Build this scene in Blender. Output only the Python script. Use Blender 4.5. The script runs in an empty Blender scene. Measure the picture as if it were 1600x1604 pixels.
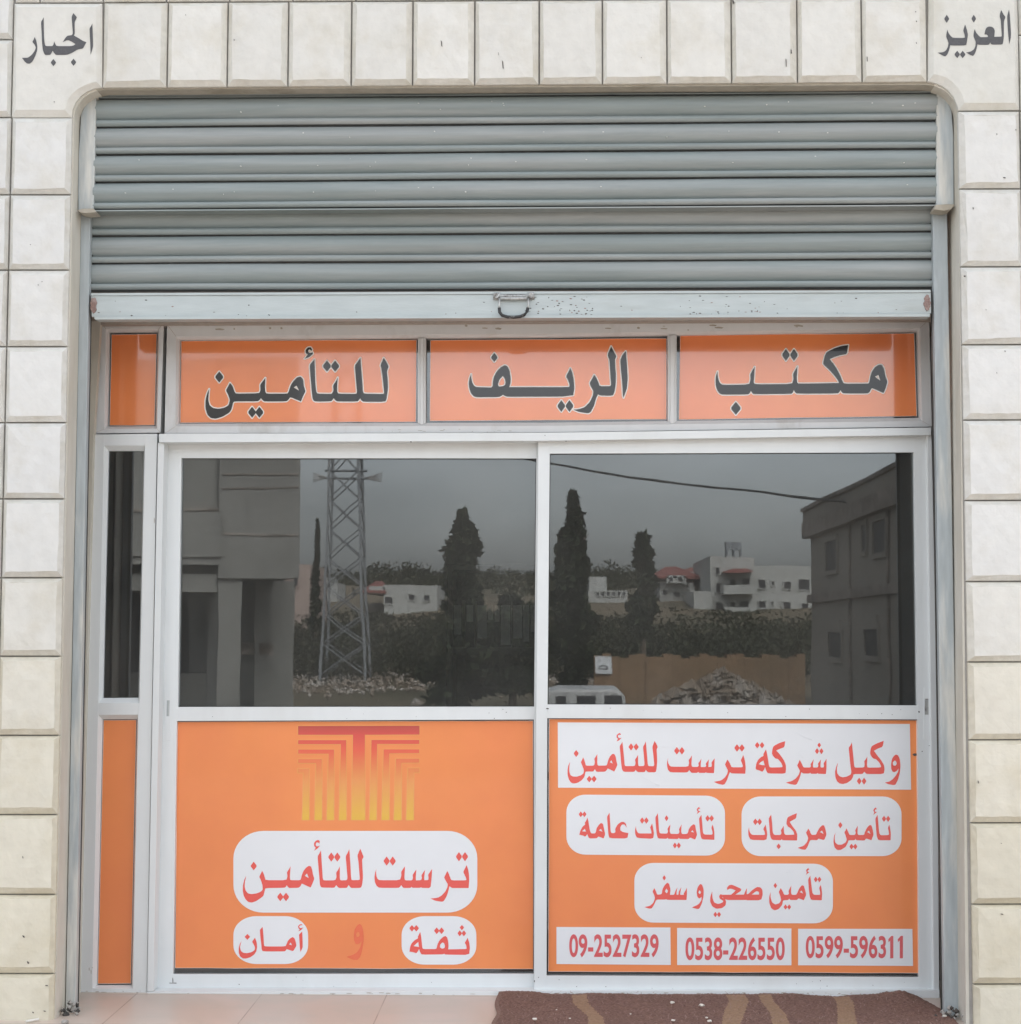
import bpy, bmesh, math, random
from mathutils import Vector, Matrix
from mathutils.geometry import delaunay_2d_cdt
random.seed(7)
S = bpy.context.scene
COL = S.collection
R = math.radians

# ------------------------------------------------------------------ camera
CAM = Vector((0.0, -5.76, 1.338))
F = 2600.0                                   # focal length in photo pixels (photo 1600 x 1604)
cd = bpy.data.cameras.new("camera")
cam = bpy.data.objects.new("camera", cd)
COL.objects.link(cam)
cd.sensor_width = 36.0
cd.lens = 36.0 * F / 1604.0
cd.clip_end = 3000.0
MROT = Matrix.Rotation(R(1.5), 3, 'Z') @ Matrix.Rotation(R(90 + 4.02), 3, 'X')
cam.location = CAM
cam.rotation_euler = MROT.to_euler()
S.camera = cam

# ------------------------------------------------------------------ sky and sun (soft, cloudy day; sun behind the shop)
SUN_EL, SUN_AZ = 48.0, 20.0
w = bpy.data.worlds.new("World")
S.world = w
w.use_nodes = True
nt = w.node_tree
for n in list(nt.nodes):
    nt.nodes.remove(n)
out = nt.nodes.new('ShaderNodeOutputWorld')
bg = nt.nodes.new('ShaderNodeBackground')
sky = nt.nodes.new('ShaderNodeTexSky')
sky.sky_type = 'NISHITA'
sky.sun_disc = False
sky.sun_elevation = R(SUN_EL)
sky.sun_rotation = R(SUN_AZ)
sky.dust_density = 4.0
sky.air_density = 1.0
sky.ozone_density = 1.0
hs = nt.nodes.new('ShaderNodeHueSaturation')
hs.inputs['Saturation'].default_value = 0.26
tc = nt.nodes.new('ShaderNodeTexCoord')
mp = nt.nodes.new('ShaderNodeMapping')
mp.inputs['Scale'].default_value = (1.6, 1.6, 5.0)
nz = nt.nodes.new('ShaderNodeTexNoise')
nz.inputs['Scale'].default_value = 2.2
nz.inputs['Detail'].default_value = 5.0
rp = nt.nodes.new('ShaderNodeMapRange')
rp.inputs[1].default_value = 0.35
rp.inputs[2].default_value = 0.70
rp.inputs[3].default_value = 0.80
rp.inputs[4].default_value = 1.25
ml = nt.nodes.new('ShaderNodeVectorMath')
ml.operation = 'SCALE'
nt.links.new(tc.outputs['Generated'], mp.inputs[0])
nt.links.new(mp.outputs[0], nz.inputs['Vector'])
nt.links.new(nz.outputs['Fac'], rp.inputs[0])
nt.links.new(sky.outputs[0], hs.inputs['Color'])
nt.links.new(hs.outputs[0], ml.inputs[0])
nt.links.new(rp.outputs[0], ml.inputs['Scale'])
nt.links.new(ml.outputs[0], bg.inputs['Color'])
bg.inputs['Strength'].default_value = 0.15
nt.links.new(bg.outputs[0], out.inputs[0])
sl = bpy.data.lights.new("sun", 'SUN')
sl.energy = 0.7
sl.angle = R(12)
sl.color = (1.0, 0.95, 0.88)
sun = bpy.data.objects.new("sun", sl)
COL.objects.link(sun)
sd = Vector((math.sin(R(SUN_AZ)) * math.cos(R(SUN_EL)), math.cos(R(SUN_AZ)) * math.cos(R(SUN_EL)), math.sin(R(SUN_EL))))
sun.rotation_euler = sd.to_track_quat('Z', 'Y').to_euler()
S.view_settings.view_transform = 'Standard'
S.view_settings.look = 'None'
S.view_settings.gamma = 1.0
S.view_settings.exposure = 2.02

# ------------------------------------------------------------------ helpers
def ray(px, py):
    return MROT @ Vector(((px - 800.0) / F, -(py - 802.0) / F, -1.0))

def P(px, py, Y):
    """point seen at photo pixel (px, py) on the upright plane at depth Y"""
    d = ray(px, py)
    return CAM + d * ((Y - CAM.y) / d.y)

def PZ(px, py, Z):
    d = ray(px, py)
    return CAM + d * ((Z - CAM.z) / d.z)

YG = 0.48                                    # plane of the door glass, mirror of the street
def RP(px, py, L):
    """point across the street whose mirror image stands L metres from the camera"""
    d = ray(px, py)
    v = CAM + d * (L / d.y)
    return Vector((v.x, 2 * YG - v.y, v.z))

class MB:
    def __init__(self):
        self.v, self.f, self.m, self.c = [], [], [], []
    def add(self, vs, fs, mi=0, col=None):
        o = len(self.v)
        self.v += [tuple(p) for p in vs]
        for f in fs:
            self.f.append([o + i for i in f])
            self.m.append(mi)
            self.c.append(col)
    def box(self, x0, x1, y0, y1, z0, z1, mi=0, col=None):
        v = [(x, y, z) for x in (x0, x1) for y in (y0, y1) for z in (z0, z1)]
        self.add(v, [(0, 1, 3, 2), (4, 6, 7, 5), (0, 4, 5, 1), (2, 3, 7, 6), (0, 2, 6, 4), (1, 5, 7, 3)], mi, col)
    def prism(self, poly, Yf, Yb, mi=0, col=None, back=True):
        n = len(poly)
        fr = [P(x, y, Yf) for x, y in poly]
        bk = [Vector((p.x, Yb, p.z)) for p in fr]
        fs = [list(range(n))] + [[i, n + i, n + (i + 1) % n, (i + 1) % n] for i in range(n)]
        if back:
            fs.append(list(range(2 * n - 1, n - 1, -1)))
        self.add(fr + bk, fs, mi, col)
    def ring(self, o, i, Yf, Yb, lip=None, lipd=0.012, mi=0):
        """frame between outer px quad o and inner px quad i; lip = inner px quad of a sloped glazing bead"""
        n = len(o)
        O = [P(x, y, Yf) for x, y in o]
        I = [P(x, y, Yf) for x, y in i]
        OB = [Vector((p.x, Yb, p.z)) for p in O]
        rings = [OB, O, I]
        if lip:
            rings.append([P(x, y, Yf + lipd) for x, y in lip])
        last = rings[-1]
        rings.append([Vector((p.x, Yb, p.z)) for p in last])
        vs = [p for r in rings for p in r]
        fs = []
        for k in range(len(rings) - 1):
            for j in range(n):
                a, b = k * n + j, k * n + (j + 1) % n
                fs.append([a, b, b + n, a + n])
        k = len(rings) - 1
        for j in range(n):
            fs.append([k * n + j, k * n + (j + 1) % n, (j + 1) % n, j])
        self.add(vs, fs, mi)
    def tube(self, pts, r, seg=8, mi=0, r2=None):
        pts = [Vector(p) for p in pts]
        vs, fs = [], []
        n = len(pts)
        for k, p in enumerate(pts):
            t = (pts[min(k + 1, n - 1)] - pts[max(k - 1, 0)]).normalized()
            a = t.orthogonal() if abs(t.z) > .9 else t.cross(Vector((0, 0, 1)))
            a.normalize()
            b = t.cross(a)
            rr = r if r2 is None else r + (r2 - r) * k / max(1, n - 1)
            for j in range(seg):
                an = 2 * math.pi * j / seg
                vs.append(p + a * math.cos(an) * rr + b * math.sin(an) * rr)
        for k in range(n - 1):
            for j in range(seg):
                a0, b0 = k * seg + j, k * seg + (j + 1) % seg
                fs.append([a0, b0, b0 + seg, a0 + seg])
        fs.append(list(range(seg)))
        fs.append(list(range((n - 1) * seg, n * seg)))
        self.add(vs, fs, mi)
    def build(self, name, mats, parent=None, bevel=0, smooth=False, fix=True):
        me = bpy.data.meshes.new(name)
        me.from_pydata(self.v, [], self.f)
        if not isinstance(mats, (list, tuple)):
            mats = [mats]
        for m in mats:
            me.materials.append(m)
        for p, mi in zip(me.polygons, self.m):
            p.material_index = mi
            p.use_smooth = smooth
        if any(c is not None for c in self.c):
            at = me.color_attributes.new("tint", 'FLOAT_COLOR', 'CORNER')
            for p, c in zip(me.polygons, self.c):
                c = c or (1, 1, 1)
                for li in p.loop_indices:
                    at.data[li].color = (c[0], c[1], c[2], 1)
        if fix:
            bm = bmesh.new()
            bm.from_mesh(me)
            bmesh.ops.recalc_face_normals(bm, faces=bm.faces)
            bm.to_mesh(me)
            bm.free()
        ob = bpy.data.objects.new(name, me)
        COL.objects.link(ob)
        if parent:
            ob.parent = parent
            ob.matrix_parent_inverse = Matrix.Translation(-parent.location) if parent.type == 'EMPTY' else Matrix()
        if bevel:
            b = ob.modifiers.new("edges", 'BEVEL')
            b.width = bevel
            b.segments = 2
            b.limit_method = 'ANGLE'
            b.angle_limit = R(40)
        return ob

def tag(o, label=None, cat=None, group=None, kind=None):
    if label: o['label'] = label
    if cat: o['category'] = cat
    if group: o['group'] = group
    if kind: o['kind'] = kind
    return o

def thing(name, label, cat, loc=(0, 0, 0), group=None):
    o = bpy.data.objects.new(name, None)
    o.location = loc
    o.empty_display_size = 0.2
    COL.objects.link(o)
    return tag(o, label, cat, group)

# ------------------------------------------------------------------ materials
def base_mat(name):
    m = bpy.data.materials.new(name)
    m.use_nodes = True
    t = m.node_tree
    return m, t, t.nodes['Principled BSDF']

def mat(name, col, rough=.6, var=.0, scale=6.0, bump=0, bscale=60, spec=.5, metal=0, col2=None, coat=0, stretch=None, thr=(.4, .7), tint=False):
    """painted / stone surface: base colour, large soft mottling towards col2, fine bump"""
    m, t, b = base_mat(name)
    b.inputs['Roughness'].default_value = rough
    b.inputs['Metallic'].default_value = metal
    b.inputs['Specular IOR Level'].default_value = spec
    b.inputs['Coat Weight'].default_value = coat
    b.inputs['Coat Roughness'].default_value = 0.03
    b.inputs['Coat IOR'].default_value = 1.56 if coat > .55 else 1.5
    c = tuple(col) + (1,)
    b.inputs['Base Color'].default_value = c
    tcn = t.nodes.new('ShaderNodeTexCoord')
    src = tcn.outputs['Object']
    if stretch:
        mpn = t.nodes.new('ShaderNodeMapping')
        mpn.inputs['Scale'].default_value = stretch
        t.links.new(src, mpn.inputs[0])
        src = mpn.outputs[0]
    last = None
    if col2 is not None:
        n1 = t.nodes.new('ShaderNodeTexNoise')
        n1.inputs['Scale'].default_value = scale
        n1.inputs['Detail'].default_value = 6
        n1.inputs['Roughness'].default_value = .62
        t.links.new(src, n1.inputs['Vector'])
        mr = t.nodes.new('ShaderNodeMapRange')
        mr.inputs[1].default_value, mr.inputs[2].default_value = thr
        mr.inputs[3].default_value, mr.inputs[4].default_value = 0, 1
        t.links.new(n1.outputs['Fac'], mr.inputs[0])
        mx = t.nodes.new('ShaderNodeMix')
        mx.data_type = 'RGBA'
        mx.inputs[6].default_value = c
        mx.inputs[7].default_value = tuple(col2) + (1,)
        t.links.new(mr.outputs[0], mx.inputs[0])
        last = mx.outputs[2]
    if var:
        n2 = t.nodes.new('ShaderNodeTexNoise')
        n2.inputs['Scale'].default_value = scale * 5.3
        n2.inputs['Detail'].default_value = 5
        t.links.new(src, n2.inputs['Vector'])
        mr2 = t.nodes.new('ShaderNodeMapRange')
        mr2.inputs[1].default_value, mr2.inputs[2].default_value = .25, .75
        mr2.inputs[3].default_value, mr2.inputs[4].default_value = 1 - var, 1 + var
        t.links.new(n2.outputs['Fac'], mr2.inputs[0])
        sc = t.nodes.new('ShaderNodeVectorMath')
        sc.operation = 'SCALE'
        if last: t.links.new(last, sc.inputs[0])
        else: sc.inputs[0].default_value = c[:3]
        t.links.new(mr2.outputs[0], sc.inputs['Scale'])
        last = sc.outputs[0]
    if tint:
        at = t.nodes.new('ShaderNodeAttribute')
        at.attribute_name = "tint"
        mm = t.nodes.new('ShaderNodeMix')
        mm.data_type = 'RGBA'
        mm.blend_type = 'MULTIPLY'
        mm.inputs[0].default_value = 1
        if last: t.links.new(last, mm.inputs[6])
        else: mm.inputs[6].default_value = c
        t.links.new(at.outputs['Color'], mm.inputs[7])
        last = mm.outputs[2]
    if last:
        t.links.new(last, b.inputs['Base Color'])
    if bump:
        n3 = t.nodes.new('ShaderNodeTexNoise')
        n3.inputs['Scale'].default_value = bscale
        n3.inputs['Detail'].default_value = 6
        t.links.new(src, n3.inputs['Vector'])
        bp = t.nodes.new('ShaderNodeBump')
        bp.inputs['Strength'].default_value = bump
        bp.inputs['Distance'].default_value = .004
        t.links.new(n3.outputs['Fac'], bp.inputs['Height'])
        t.links.new(bp.outputs[0], b.inputs['Normal'])
    return m

M = {}
M['stone'] = mat('limestone', (.645, .643, .617), .75, .045, 4.2, .8, 30, col2=(.545, .522, .455), thr=(.50, .80), tint=True)
M['margin'] = mat('limestone_margin', (.60, .592, .552), .85, .07, 7, .7, 50, col2=(.525, .50, .435), thr=(.45, .72), tint=True)
M['grout'] = mat('grout', (.36, .345, .32), .9, .1, 8)
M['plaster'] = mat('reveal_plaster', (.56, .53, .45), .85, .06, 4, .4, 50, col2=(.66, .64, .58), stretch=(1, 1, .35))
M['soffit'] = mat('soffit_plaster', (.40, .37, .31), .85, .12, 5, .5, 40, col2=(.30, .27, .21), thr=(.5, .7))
M['header'] = mat('header_plaster', (.42, .37, .32), .9, .12, 6, .4, 60)
M['letterpaint'] = mat('grey_sign_paint', (.085, .085, .09), .6, .15, 30)
M['alu'] = mat('white_aluminium', (.735, .765, .765), .32, .02, 3, .06, 20, col2=(.64, .65, .635), thr=(.52, .86), stretch=(1, 1, .3))
M['alu_worn'] = mat('aged_aluminium', (.66, .665, .66), .38, .03, 5, .08, 30, col2=(.50, .485, .45), thr=(.56, .74), stretch=(1, 1, .5))
M['slat'] = mat('shutter_paint', (.225, .262, .258), .38, .10, 2.6, .2, 70, col2=(.30, .32, .315), thr=(.42, .66), stretch=(.22, 1, 4.5), spec=.55)
M['groove'] = mat('slat_groove_dark', (.075, .08, .08), .8, .3, 12, stretch=(.3, 1, 3))  # darker colour along the last strip of every slat
M['fleck'] = mat('bare_fleck', (.62, .62, .60), .6)
M['bar'] = mat('shutter_bar_paint', (.44, .49, .49), .45, .07, 3, .15, 70, col2=(.34, .355, .335), thr=(.50, .76), stretch=(.5, 1, 2.5))
M['guide'] = mat('guide_paint', (.385, .425, .435), .55, .13, 11, .4, 60, col2=(.58, .575, .53), thr=(.50, .66), stretch=(1, 1, .13))
M['dark'] = mat('dark_rubber', (.035, .034, .033), .6, .2, 20)
M['slot'] = mat('dark_slot', (.06, .057, .052), .8, .3, 9, col2=(.16, .14, .12), thr=(.55, .7), stretch=(1, 1, .3))
M['rust'] = mat('rust', (.23, .15, .13), .85, .25, 40, .5, 80, col2=(.36, .28, .26))
M['steel'] = mat('worn_steel', (.48, .49, .48), .4, .12, 40, metal=.5, col2=(.2, .19, .18), thr=(.5, .68))
M['grip'] = mat('black_grip', (.03, .03, .03), .5, .2, 60, col2=(.2, .2, .19), thr=(.62, .7))
M['chip'] = mat('chipped_mark', (.09, .08, .075), .9)
M['orange'] = mat('orange_vinyl', (.84, .255, .086), .16, .03, 1.5, .05, 9, spec=.5, coat=1.0, col2=(.79, .215, .080), thr=(.35, .75))
M['orange_m'] = mat('orange_vinyl_matt', (.87, .295, .100), .40, .03, 1.1, .10, 7, spec=.35, coat=.15, col2=(.82, .245, .102), thr=(.35, .75))
M['white_v'] = mat('white_vinyl', (.79, .81, .83), .30, .015, 2, .05, 9, spec=.4, coat=.3)
M['red_v'] = mat('red_vinyl', (.80, .115, .095), .25, .02, 8, spec=.4, coat=.3)
M['pale_red_v'] = mat('faded_red_vinyl', (.70, .13, .14), .25, .03, 8, spec=.4, coat=.3)
M['black_v'] = mat('charcoal_vinyl', (.022, .022, .023), .2, .05, 8, spec=.4, coat=.40)
M['line_v'] = mat('cream_vinyl', (.86, .80, .74), .25, spec=.4, coat=.3)
M['deep_o'] = mat('deep_orange_vinyl', (.80, .165, .075), .2, spec=.4, coat=.5)
M['peach_v'] = mat('peach_vinyl', (.88, .42, .14), .2, spec=.4, coat=.5)

def gradient_mat(name, z0, z1, stops):
    m, t, b = base_mat(name)
    tcn = t.nodes.new('ShaderNodeTexCoord')
    sp = t.nodes.new('ShaderNodeSeparateXYZ')
    t.links.new(tcn.outputs['Object'], sp.inputs[0])
    mr = t.nodes.new('ShaderNodeMapRange')
    mr.inputs[1].default_value, mr.inputs[2].default_value = z0, z1
    t.links.new(sp.outputs['Z'], mr.inputs[0])
    cr = t.nodes.new('ShaderNodeValToRGB')
    el = cr.color_ramp.elements
    while len(el) < len(stops):
        el.new(.5)
    for e, (p, c) in zip(el, stops):
        e.position = p
        e.color = tuple(c) + (1,)
    t.links.new(mr.outputs[0], cr.inputs[0])
    t.links.new(cr.outputs[0], b.inputs['Base Color'])
    b.inputs['Roughness'].default_value = .2
    b.inputs['Coat Weight'].default_value = .5
    return m

def glass_mat():
    m, t, b = base_mat('tinted_glass')
    t.nodes.remove(b)
    o = t.nodes['Material Output']
    tr = t.nodes.new('ShaderNodeBsdfTransparent')
    tr.inputs[0].default_value = (.72, .74, .74, 1)
    gl = t.nodes.new('ShaderNodeBsdfGlossy')
    gl.inputs['Roughness'].default_value = 0.007
    tw = t.nodes.new('ShaderNodeTexCoord')              # float glass is never quite flat
    nw = t.nodes.new('ShaderNodeTexNoise')
    nw.inputs['Scale'].default_value = 2.6
    nw.inputs['Detail'].default_value = 1.5
    t.links.new(tw.outputs['Object'], nw.inputs['Vector'])
    bw = t.nodes.new('ShaderNodeBump')
    bw.inputs['Strength'].default_value = .5
    bw.inputs['Distance'].default_value = .0006
    t.links.new(nw.outputs['Fac'], bw.inputs['Height'])
    t.links.new(bw.outputs[0], gl.inputs['Normal'])
    gl.inputs[0].default_value = (.93, .97, 1, 1)
    fr = t.nodes.new('ShaderNodeFresnel')
    fr.inputs[0].default_value = 1.78
    mx = t.nodes.new('ShaderNodeMixShader')
    t.links.new(fr.outputs[0], mx.inputs[0])
    t.links.new(tr.outputs[0], mx.inputs[1])
    t.links.new(gl.outputs[0], mx.inputs[2])
    df = t.nodes.new('ShaderNodeBsdfDiffuse')          # pale dusty veil, haze painted on the pane to lift its blacks
    df.inputs[0].default_value = (.80, .78, .73, 1)
    m2 = t.nodes.new('ShaderNodeMixShader')
    tcn = t.nodes.new('ShaderNodeTexCoord')
    n1 = t.nodes.new('ShaderNodeTexNoise')
    n1.inputs['Scale'].default_value = 2.2
    n1.inputs['Detail'].default_value = 5
    t.links.new(tcn.outputs['Object'], n1.inputs['Vector'])
    mr = t.nodes.new('ShaderNodeMapRange')
    mr.inputs[1].default_value, mr.inputs[2].default_value = .3, .7
    mr.inputs[3].default_value, mr.inputs[4].default_value = .016, .046
    t.links.new(n1.outputs['Fac'], mr.inputs[0])
    t.links.new(mr.outputs[0], m2.inputs[0])
    t.links.new(mx.outputs[0], m2.inputs[1])
    t.links.new(df.outputs[0], m2.inputs[2])
    t.links.new(m2.outputs[0], o.inputs[0])
    return m
M['glass'] = glass_mat()
# ================================================================== SHOP BUILDING
def lerp(a, b, t): return a + (b - a) * t
def line_x(p, q, y):
    return p[0] + (q[0] - p[0]) * (y - p[1]) / (q[1] - p[1])
VPX, VPY = 869.0, -36400.0                       # where the uprights meet
def up_x(x, y0, y):
    """x of the upright that passes through (x, y0), at row y"""
    return VPX + (x - VPX) * (y - VPY) / (y0 - VPY)

building = thing('shop_building', 'pale limestone shop front with pillowed stone blocks round a shuttered opening', 'building', (0, 0.3, 0))

# opening outline in the stone face, from the lower left up, over and down
L_ARC = [(113, 186), (114, 172), (119, 160), (127, 150), (137, 143), (149, 138.5), (162, 137)]
R_ARC = [(1450, 127.5), (1464, 129.5), (1476, 134.5), (1486, 142), (1494, 152), (1499, 163), (1501, 174)]
LB, RB = (81.5, 1600), (1519, 1606)

rnd = random.Random(11)
def tint_for(zrow):
    """each quarry block has its own shade; the lower courses are creamier stone"""
    k = rnd.uniform(-.035, .035)
    creamy = min(1, max(0, (zrow - 760) / 420.0)) * .85 + rnd.uniform(-.08, .08)
    creamy = max(0, creamy)
    a, b = (1.03 + k, 1.035 + k, 1.045 + k), (1.07 + k, 1.0 + k, .83 + k)
    return tuple(lerp(a[i], b[i], creamy) for i in range(3))

PROUD, GAP = 0.015, 1.3
def block(mb, q, ins, col, jit=.8, chips=True):
    """pillowed block: q = outer px quad (tl, tr, br, bl), ins = bevel widths (left, top, right, bottom)"""
    l, t, r, b = ins
    j = lambda: rnd.uniform(-jit, jit)
    tl, tr, br, bl = q
    inner = [(tl[0] + l + j(), tl[1] + t + j()), (tr[0] - r + j(), tr[1] + t + j()),
             (br[0] - r + j(), br[1] - b + j()), (bl[0] + l + j(), bl[1] - b + j())]
    O = [P(x, y, 0.0) for x, y in q]
    I = [P(x, y, -PROUD) for x, y in inner]
    # gently domed and slightly uneven face, built as a small grid
    n = 7
    vs = list(O)
    cen = P(sum(p[0] for p in inner) / 4, sum(p[1] for p in inner) / 4, -PROUD)
    for a in range(n + 1):
        for c in range(n + 1):
            u, v = c / n, a / n
            p = I[0].lerp(I[1], u).lerp(I[3].lerp(I[2], u), v)
            edge = min(u, 1 - u, v, 1 - v)
            p.y += rnd.uniform(-.0009, .0009) - .0025 * min(1, edge * 4)
            if edge == 0:
                p.x += rnd.uniform(-.0016, .0016)
                p.z += rnd.uniform(-.0016, .0016)
            vs.append(p)
    g = lambda a, c: 4 + a * (n + 1) + c
    fs = [[g(a, c), g(a, c + 1), g(a + 1, c + 1), g(a + 1, c)] for a in range(n) for c in range(n)]
    B = len(vs)
    vs += [Vector((p.x, .02, p.z)) for p in O]
    top = [0] + [1] + [g(0, c) for c in range(n, -1, -1)]
    right = [1, 2] + [g(a, n) for a in range(n, -1, -1)]
    bot = [2, 3] + [g(n, c) for c in range(0, n + 1)]
    left = [3, 0] + [g(a, 0) for a in range(0, n + 1)]
    fs += [top, right, bot, left]
    fs += [[k, B + k, B + (k + 1) % 4, (k + 1) % 4] for k in range(4)]
    mb.add(vs, fs, 0, col)
    for q_ in range(len(mb.m) - 8, len(mb.m)): mb.m[q_] = 2

def poly_block(mb, outer, inner, col):
    n = len(outer)
    O = [P(x, y, 0) for x, y in outer]
    I = [P(x, y, -PROUD) for x, y in inner]
    B = [Vector((p.x, .02, p.z)) for p in O]
    vs = O + I + B
    fs = [[k, (k + 1) % n, n + (k + 1) % n, n + k] for k in range(n)]
    fs += [list(range(n, 2 * n))]
    fs += [[k, 2 * n + k, 2 * n + (k + 1) % n, (k + 1) % n] for k in range(n)]
    mb.add(vs, fs, 0, col)

LY = [184, 305, 423, 543, 662, 781.5, 905, 1028, 1152, 1276, 1401, 1525, 1650]
RY = [174, 296, 418, 540, 658, 784, 911, 1037, 1159, 1289, 1416.5, 1541.6, 1666]
LJ = (19, 190)                                   # joint between the two pier columns
RJ = (1596, 100)
def chip_at(mb, x, y, w, h, Y=-PROUD - .0045):
    mb.prism([(x - w, y - h), (x + w * .4, y - h * .6), (x + w, y + h), (x - w * .3, y + h * .7)], Y, Y + .01, 1)

# --- left pier
mb = MB()
for k in range(len(LY) - 1):
    ya, yb = LY[k] + GAP, LY[k + 1] - GAP
    edge = lambda y: up_x(113, 186, y)
    jl = lambda y: up_x(LJ[0], LJ[1], y)
    block(mb, [(jl(ya) + GAP, ya), (edge(ya), ya), (edge(yb), yb), (jl(yb) + GAP, yb)], (4.5, 6, 8.5, 9), tint_for(ya))
    for c in range(3):
        x0, x1 = -97 * (c + 1), -97 * c
        block(mb, [(jl(ya) + x0 + GAP, ya + .6 * c), (jl(ya) + x1 - GAP, ya + .6 * c), (jl(yb) + x1 - GAP, yb + .6 * c), (jl(yb) + x0 + GAP, yb + .6 * c)], (5, 6, 7, 9), tint_for(ya))
for x, y, ww, h in [(48, 383, 1.5, 1), (66, 441, 2, .6), (60, 446, .6, 2.2), (36, 1343, 1, 3), (37, 1467, 3, 3), (44, 1508, 2.2, 3), (52, 1586, 2, 2), (73, 1544, 3.5, 1.2), (70, 1584, 3, 1.3), (85, 159, 1.1, 1.1)]:
    chip_at(mb, x, y, ww * .6, h * .6)
for c in range(4):
    for (ya, yb) in ((-70, 62), (62, 184)):
        jl = lambda y: up_x(20, 100, y)
        x0, x1 = -97 * (c + 1), -97 * c
        block(mb, [(jl(ya) + x0 + GAP, ya + GAP), (jl(ya) + x1 - GAP, ya + GAP), (jl(yb) + x1 - GAP, yb - GAP), (jl(yb) + x0 + GAP, yb - GAP)], (5, 6, 7, 9), tint_for(ya))
mb.build('stone_cladding', [M['stone'], M['chip'], M['margin']], building)

# --- right pier
mb = MB()
for k in range(len(RY) - 1):
    ya, yb = RY[k] + GAP, RY[k + 1] - GAP
    edge = lambda y: up_x(1501.5, 186, y)
    jr = lambda y: up_x(RJ[0], RJ[1], y)
    block(mb, [(edge(ya), ya), (jr(ya) - GAP, ya - .3), (jr(yb) - GAP, yb - .3), (edge(yb), yb)], (10, 6, 4.5, 9), tint_for(ya))
    for c in range(3):
        x0, x1 = 97 * c, 97 * (c + 1)
        block(mb, [(jr(ya) + x0 + GAP, ya - .6 * c), (jr(ya) + x1 - GAP, ya - .6 * c), (jr(yb) + x1 - GAP, yb - .6 * c), (jr(yb) + x0 + GAP, yb - .6 * c)], (5, 6, 7, 9), tint_for(ya))
for x, y, ww, h in [(1562, 210, .8, 2), (1574, 278, 3.4, 1.2), (1525, 326, 1, 2.6), (1545, 485, .8, 1.6), (1575, 550, 1, 1.6), (1562, 584, .9, 1.5), (1570, 1432, 4, 1.2), (1569, 1321, 2, .8), (1512, 432, 2, 1), (1592, 203, .8, 1.4), (1533, 1225, 1, 4)]:
    chip_at(mb, x, y, ww * .6, h * .6)
for c in range(4):
    for (ya, yb) in ((-70, 55), (55, 174)):
        jr = lambda y: up_x(1596, 100, y)
        x0, x1 = 97 * c, 97 * (c + 1)
        block(mb, [(jr(ya) + x0 + GAP, ya + GAP), (jr(ya) + x1 - GAP, ya + GAP), (jr(yb) + x1 - GAP, yb - GAP), (jr(yb) + x0 + GAP, yb - GAP)], (5, 6, 7, 9), tint_for(ya))
mb.build('stone_cladding', [M['stone'], M['chip'], M['margin']], building)

# --- lintel course and the courses above it
mb = MB()
LX = [162, 263, 357, 452, 551, 647, 744, 845, 944, 1045, 1146, 1249, 1350, 1452]
topy = lambda x: lerp(5, -4, (x - 20) / 1580.0)
boty = lambda x: lerp(137, 127.5, (x - 162) / 1288.0)
for k in range(13):
    xa, xb = LX[k], LX[k + 1]
    q = [(up_x(xa, 65, topy(xa)) + GAP, topy(xa) + GAP), (up_x(xb, 65, topy(xb)) - GAP, topy(xb) + GAP),
         (up_x(xb, 65, boty(xb)) - GAP, boty(xb)), (up_x(xa, 65, boty(xa)) + GAP, boty(xa))]
    kk = rnd.uniform(-.03, .03)
    block(mb, q, (6, 4, 9.5, 10.5), (1.02 + kk, 1.01 + kk, .985 + kk))
for r in range(6):                                # courses above the picture
    for k in range(-4, 18):
        xa, xb = 162 + 99 * k + (r % 2) * 48, 162 + 99 * (k + 1) + (r % 2) * 48
        yo = -128 * r
        if r == 0 and (xb < 30 or xa > 1590): continue
        if r == 0 and xa < 30: xa = 24
        if r == 0 and xb > 1590: xb = 1592
        q = [(xa + GAP, topy(xa) - 128 + yo + GAP), (xb - GAP, topy(xb) - 128 + yo + GAP), (xb - GAP, topy(xb) + yo - GAP), (xa + GAP, topy(xa) + yo - GAP)]
        block(mb, q, (6, 4, 8, 9), tint_for(100))
for x, y, ww, h in [(692, 68, 1.6, 6.5), (788, 101, 1.8, 8.5), (781, 84, .6, 3), (1240, 80, 1, 4), (1232, 98, .9, 8), (1359, 92, .7, 5), (1436, 33, .8, 1), (1436, 67, .8, 1), (1435, 18, .7, .7), (367, 62, .8, 1.6), (1149, 2, 2, 3), (1005, 90, .7, .9), (291, 23, .8, .8)]:
    chip_at(mb, x, y, ww * .7, h * .8)
mb.build('lintel_cladding', [M['stone'], M['chip'], M['margin']], building)

# --- the two carved corner stones with painted words
mb = MB()
o = [(up_x(20, 100, 6) + 1, 6), (160.5, 6)] + L_ARC[::-1] + [(up_x(20, 100, 184) + 1, 184)]
i = [(26, 11), (151, 11), (151, 128), (143, 129.5), (132, 134), (121, 140), (112, 148), (106, 157), (102, 172), (25, 172)]
o = [(up_x(20, 100, 6) + 1, 6), (160.5, 6), (160.5, 137)] + L_ARC[5:0:-1] + [(112.5, 184), (up_x(20, 100, 184) + 1, 184)]
poly_block(mb, o, i, (1.01, 1.0, .97))
corner_l = mb.build('corner_stone', [M['stone']], building)
mb = MB()
o = [(1455, -4), (1594, -5), (1597, 172), (1502, 173)] + R_ARC[5:0:-1] + [(1453.5, 127.5)]
i = [(1463, 1), (1588, 0), (1591, 161), (1511, 161), (1508, 150), (1502, 139), (1493, 129), (1482, 121), (1470, 117), (1463, 116)]
poly_block(mb, o, i, (.96, .955, .92))
corner_r = mb.build('corner_stone', [M['stone']], building)

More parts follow.
